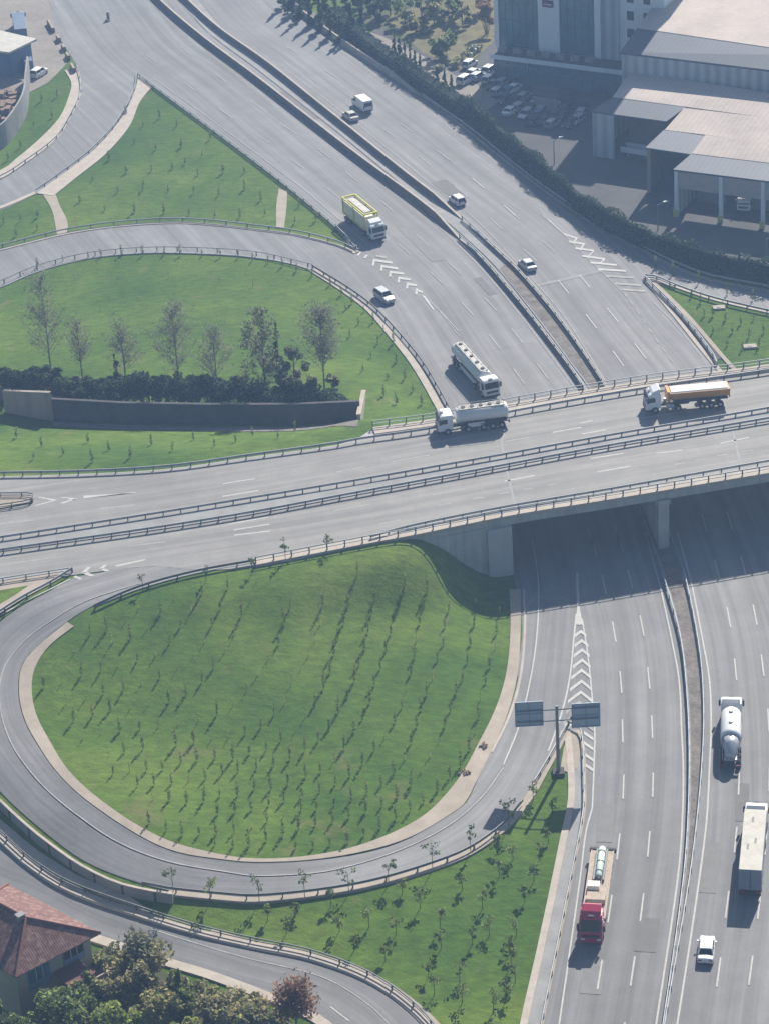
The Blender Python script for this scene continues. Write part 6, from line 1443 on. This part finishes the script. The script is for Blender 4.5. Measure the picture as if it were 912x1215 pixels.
for i, x in enumerate(np.arange(8, 412, 9.5)):
    y = 486 - 6*math.sin(i*1.3)*.5 - (10 if x < 70 else 0); y = y-6 if x < 300 else y
    
    p = G(x, y+rs2.normal()*2)
    bush('dark bush in the hedge row behind the dark retaining wall', 0, 0, 1.9, 4.6+rs2.uniform(-.8, 1.4) if x < 380 else 2.4, 200+i, mats=['leaf_dark', 'leaf_dark', 'hedge'], group=HB, at=p, per=100, ls=.26, n=15)
# second, looser line
for i, x in enumerate([25, 60, 95, 120, 165, 195, 230, 262, 290, 370, 395]):
    bush('loose bush on the slope above the wall hedge', 0, 0, 1.2, 2.0, 240+i, mats=['leaf_dark', 'leaf_olive', 'twig'], group='loose bushes above the wall hedge', at=G(x, 462+rs2.normal()*3), per=50)

# hedge of dense evergreens on the outer right side of the upper highway
def hedge_line(label, pts, width, h, per_m, seed):
    A_ = along(pts, 0.0, .5); r = np.random.RandomState(seed); t = thing('hedge', label, 'hedge', (A_[0][0], A_[0][1], 0)); L_ = t.location
    mb = MB(); rr = []
    for x, y, z, a in A_[::4]:
        nx_, ny_ = -math.sin(a), math.cos(a); q = width/2*.8; rr.append([(x-nx_*q, y-ny_*q, 0), (x+nx_*q, y+ny_*q, 0), (x+nx_*q*.75, y+ny_*q*.75, h*.82), (x-nx_*q*.75, y-ny_*q*.75, h*.82)])
    mb.loft(rr); mb.build('inner_branches', MT['hedge'], t, world=True)
    P = []
    for x, y, z, a in A_:
        k = per_m; s = r.uniform(-1, 1, k); nx_, ny_ = -math.sin(a), math.cos(a); zz = h*r.uniform(0, 1, k)**.7*(1+.12*math.sin(x*1.7)+.1*math.sin(x*.6+2))
        q = s*width/2*(1.05-.25*zz/h); q = np.where(zz < h*.8, np.sign(s)*width/2*(1.05-.25*zz/h)*r.uniform(.85, 1.1, k), q)
        al = r.uniform(-.3, .3, k); P.append(np.stack([x-L_.x+nx_*q+math.cos(a)*al, y-L_.y+ny_*q+math.sin(a)*al, zz], 1))
    leaves('foliage', np.concatenate(P), .25, 'hedge', t, seed, mats=['hedge', 'leaf_dark', 'hedge']); return t
hedge_line('long dark clipped hedge between the upper highway and the forecourt', [(556, 142), (608, 186), (650, 222), (691, 255), (740, 284), (775, 300), (841, 322), (912, 338), (990, 356)], 1.2, 4.1, 80, 1)
hedge_line('dark hedge along the highway barrier beside the garden at the top', [(395, 26), (430, 54), (470, 84), (510, 110), (556, 141)], 3.4, 3.2, 60, 2)
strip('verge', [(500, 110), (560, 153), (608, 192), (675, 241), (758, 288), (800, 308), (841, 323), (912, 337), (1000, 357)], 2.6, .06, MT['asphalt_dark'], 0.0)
strip('verge', [(250, -70), (330, -10), (372, 22), (414, 51), (460, 82), (505, 112)], 3.0, .06, MT['soil'], 0.0)
CN = 'conifers beside the upper highway'
cz = [(338,8,9),(347,16,8),(357,22,9.5),(368,30,8.5),(380,36,9),(393,43,8),(405,50,7),(418,44,9),(430,36,10),(384,20,9),(398,14,10),(412,20,10),(425,10,10),(360,8,9),(374,2,10)]
for i, (x, y, h) in enumerate(cz): tree('dark pointed conifer in the cluster beside the upper highway at the top', x, y, h*.82, 1.5, 0.0, seed=300+i, kind='cone', leafm='leaf_dark', group=CN, n=18, per=40, ls=.42, low=.05)
for i, (x, y, h) in enumerate([(469,75,6.0),(475,80,6.6),(481,85,6.2),(487,88,6.4),(493,92,5.6),(499,95,5.2),(519,108,5),(528,112,5.2),(536,117,4.8)]):
    tree('slim dark conifer standing in the line above the highway hedge', x, y, h, 1.0, 0.0, seed=330+i, kind='cone', leafm='leaf_dark', group='slim conifers above the highway hedge', n=12, per=40, ls=.34, low=.05)
gz_ = [(480,18,5.5,2.6,'leaf'),(500,10,6,2.8,'leaf_dark'),(515,22,5,2.4,'leaf_olive'),(532,14,5,2.2,'leaf'),(548,20,4.5,2,'leaf_olive'),(463,8,6,2.4,'leaf_dark'),(495,30,4,2,'leaf_olive'),(540,4,6,2.5,'leaf_dark'),(520,2,6,2.5,'leaf'),(448,14,5,2,'leaf_dark'),(440,2,7,2.4,'leaf_dark')]
for i, (x, y, h, c, m) in enumerate(gz_): tree('leafy garden tree among the shrubs at the top middle', x, y+10, h, c, 0.0, seed=350+i, leafm=m, mats=[m, 'leaf_dark', m], n=12, per=50, ls=.42, low=.2, group='garden trees at the top middle')
tree('large round dark tree alone on the dry garden lawn', 525, 66, 5.5, 3.0, 0.0, seed=370, mats=['leaf_dark', 'leaf'], n=16, per=70, ls=.42, low=.12)
bush('russet red climbing shrub against the office building', 577, 40, 2.0, 7.5, 371, m='leaf_red', surf=0.0, n=16, per=60, ls=.4)
bush('reddish shrub at the top beside the office building', 572, 14, 1.8, 6.0, 372, m='leaf_red', surf=0.0, n=12, per=60, ls=.4)
for i, (x, y) in enumerate([(545,74),(552,70),(558,64),(540,80),(565,60),(520,84),(505,40)]): bush('pale grey green shrub at the edge of the dry garden', x, y, 1.2, 1.3, 380+i, mats=['leaf_pale', 'leaf_olive', 'offwhite'], surf=0.0, group='pale shrubs in the garden', per=35)

# trees round the house at lower left
def big(label, px, py, h, c, seed, mats, n=26, per=110, ls=.33, kind='round', low=.2): return tree(label, px, py, h, c, seed=seed, mats=mats, n=n, per=per, ls=ls, kind=kind, low=low, trunk=.22)
big('dense green tree in front of the cream house wall', 75, 1245, 8.0, 3.8, 401, ['leaf', 'leaf_dark', 'leaf'], n=34)
big('rounded green tree below the red roofed house at the bottom edge', 35, 1285, 8.0, 3.6, 402, ['leaf_dark', 'leaf_dark', 'leaf'])
big('yellow green tree at the bottom edge right of the house', 140, 1258, 6.5, 3.2, 403, ['leaf_lime', 'leaf', 'leaf_lime'], n=30)
big('loose olive tree beside the road right of the house', 150, 1190, 6.0, 3.2, 404, ['leaf_olive', 'twig', 'leaf_olive'], n=26, per=80)
big('tall dark conifer like tree in the roadside thicket', 219, 1215, 7.5, 1.9, 405, ['leaf_dark', 'leaf_dark', 'leaf'], kind='cone', n=26, per=80, low=.06)
big('olive bush like tree between the loose olive tree and the conifer', 190, 1225, 5.5, 2.6, 406, ['leaf_olive', 'leaf', 'leaf_olive'])
big('brownish green tree right of the dark conifer', 262, 1235, 5.5, 2.8, 407, ['leaf_olive', 'twig', 'leaf_olive'])
big('light green tree at the bottom edge below the conifer', 225, 1268, 6.0, 3.0, 408, ['leaf_lime', 'leaf', 'leaf_olive'])
big('small olive tree near the russet tree', 300, 1245, 5.0, 2.3, 409, ['leaf_olive', 'leaf', 'twig'])
big('green tree in the left bottom corner below the house', -8, 1265, 8.0, 3.2, 410, ['leaf_dark', 'leaf', 'leaf_dark'])
big('dark tree in the thicket between house and conifer', 110, 1205, 5.6, 2.2, 412, ['leaf', 'leaf_dark', 'leaf_olive'])
bare_tree('wispy brown half bare tree beside the outer ramp', 170, 1165, 5.0, 2.4, 413, leafn=3, ls=.26)
bare_tree('half bare russet brown tree at the bottom beside the outer ramp', 352, 1222, 5.6, 2.5, 414, leafn=2, leafm_='leaf_red', ls=.22, nb=34, name='russet_tree')
for i, (x, y) in enumerate([(125, 1140), (235, 1180), (255, 1190), (280, 1198), (305, 1205), (330, 1218), (210, 1170), (375, 1235)]):
    bush('low olive bush beside the outer ramp pavement', x, y, 1.3, 1.5, 420+i, mats=['leaf_olive', 'leaf', 'twig'], group='low bushes along the outer ramp pavement', per=45)
big('broad pale olive tree filling the bank between house and outer ramp', 178, 1172, 5.2, 3.4, 440, ['leaf_olive', 'twig', 'leaf_olive'], n=30, per=80)
big('pale olive tree at the bottom edge between conifer and russet tree', 285, 1222, 4.6, 3.0, 441, ['leaf_olive', 'twig', 'leaf_olive'], n=26, per=80)
big('pale brown green tree right beside the balcony of the house', 138, 1165, 4.4, 2.4, 442, ['leaf_olive', 'twig', 'leaf'], n=22, per=80)
big('loose yellowish tree at the foot of the dark roadside conifer', 245, 1210, 4.4, 2.4, 443, ['leaf_olive', 'leaf_lime', 'twig'], n=22, per=80)
# litter and stones
for i, (x, y, lb) in enumerate([(551, 918, 'brown and white debris lying on the pavement at the right of the round lawn'), (571, 886, 'small brown debris on the pavement above the larger heap')]):
    p = G(x, y, .15); t = thing('debris', lb, 'debris', p)
    mb = MB()
    for k in range(9):
        a = rs2.uniform(0, 3); q = boxm(Vector((rs2.normal()*.3, rs2.normal()*.3, 0)), Vector((math.cos(a), math.sin(a), 0)), Vector((-math.sin(a), math.cos(a), 0)), -.2, .2, -.07, .07, 0, .2); mb.add(q.v, q.f)
    mb.build('boards', MT['brick_wall'], t)
for i, (x, y) in enumerate([(735, 182), (788, 560)][:0]): pass
for (x, y, lb) in ((852, 366, 'small pale concrete cover on the right hand lawn, upper one'), (889, 412, 'small pale concrete cover on the right hand lawn, lower one')):
    p = G(x, y); t = thing('concrete_cover', lb, 'manhole', p); MB().box(-1.0, 1.0, -.6, .6, -.1, .3).build('slab', MT['concrete_light'], t); MB().box(-.3, .3, -.3, .3, .3, .36).build('lid', MT['galv_dark'], t)
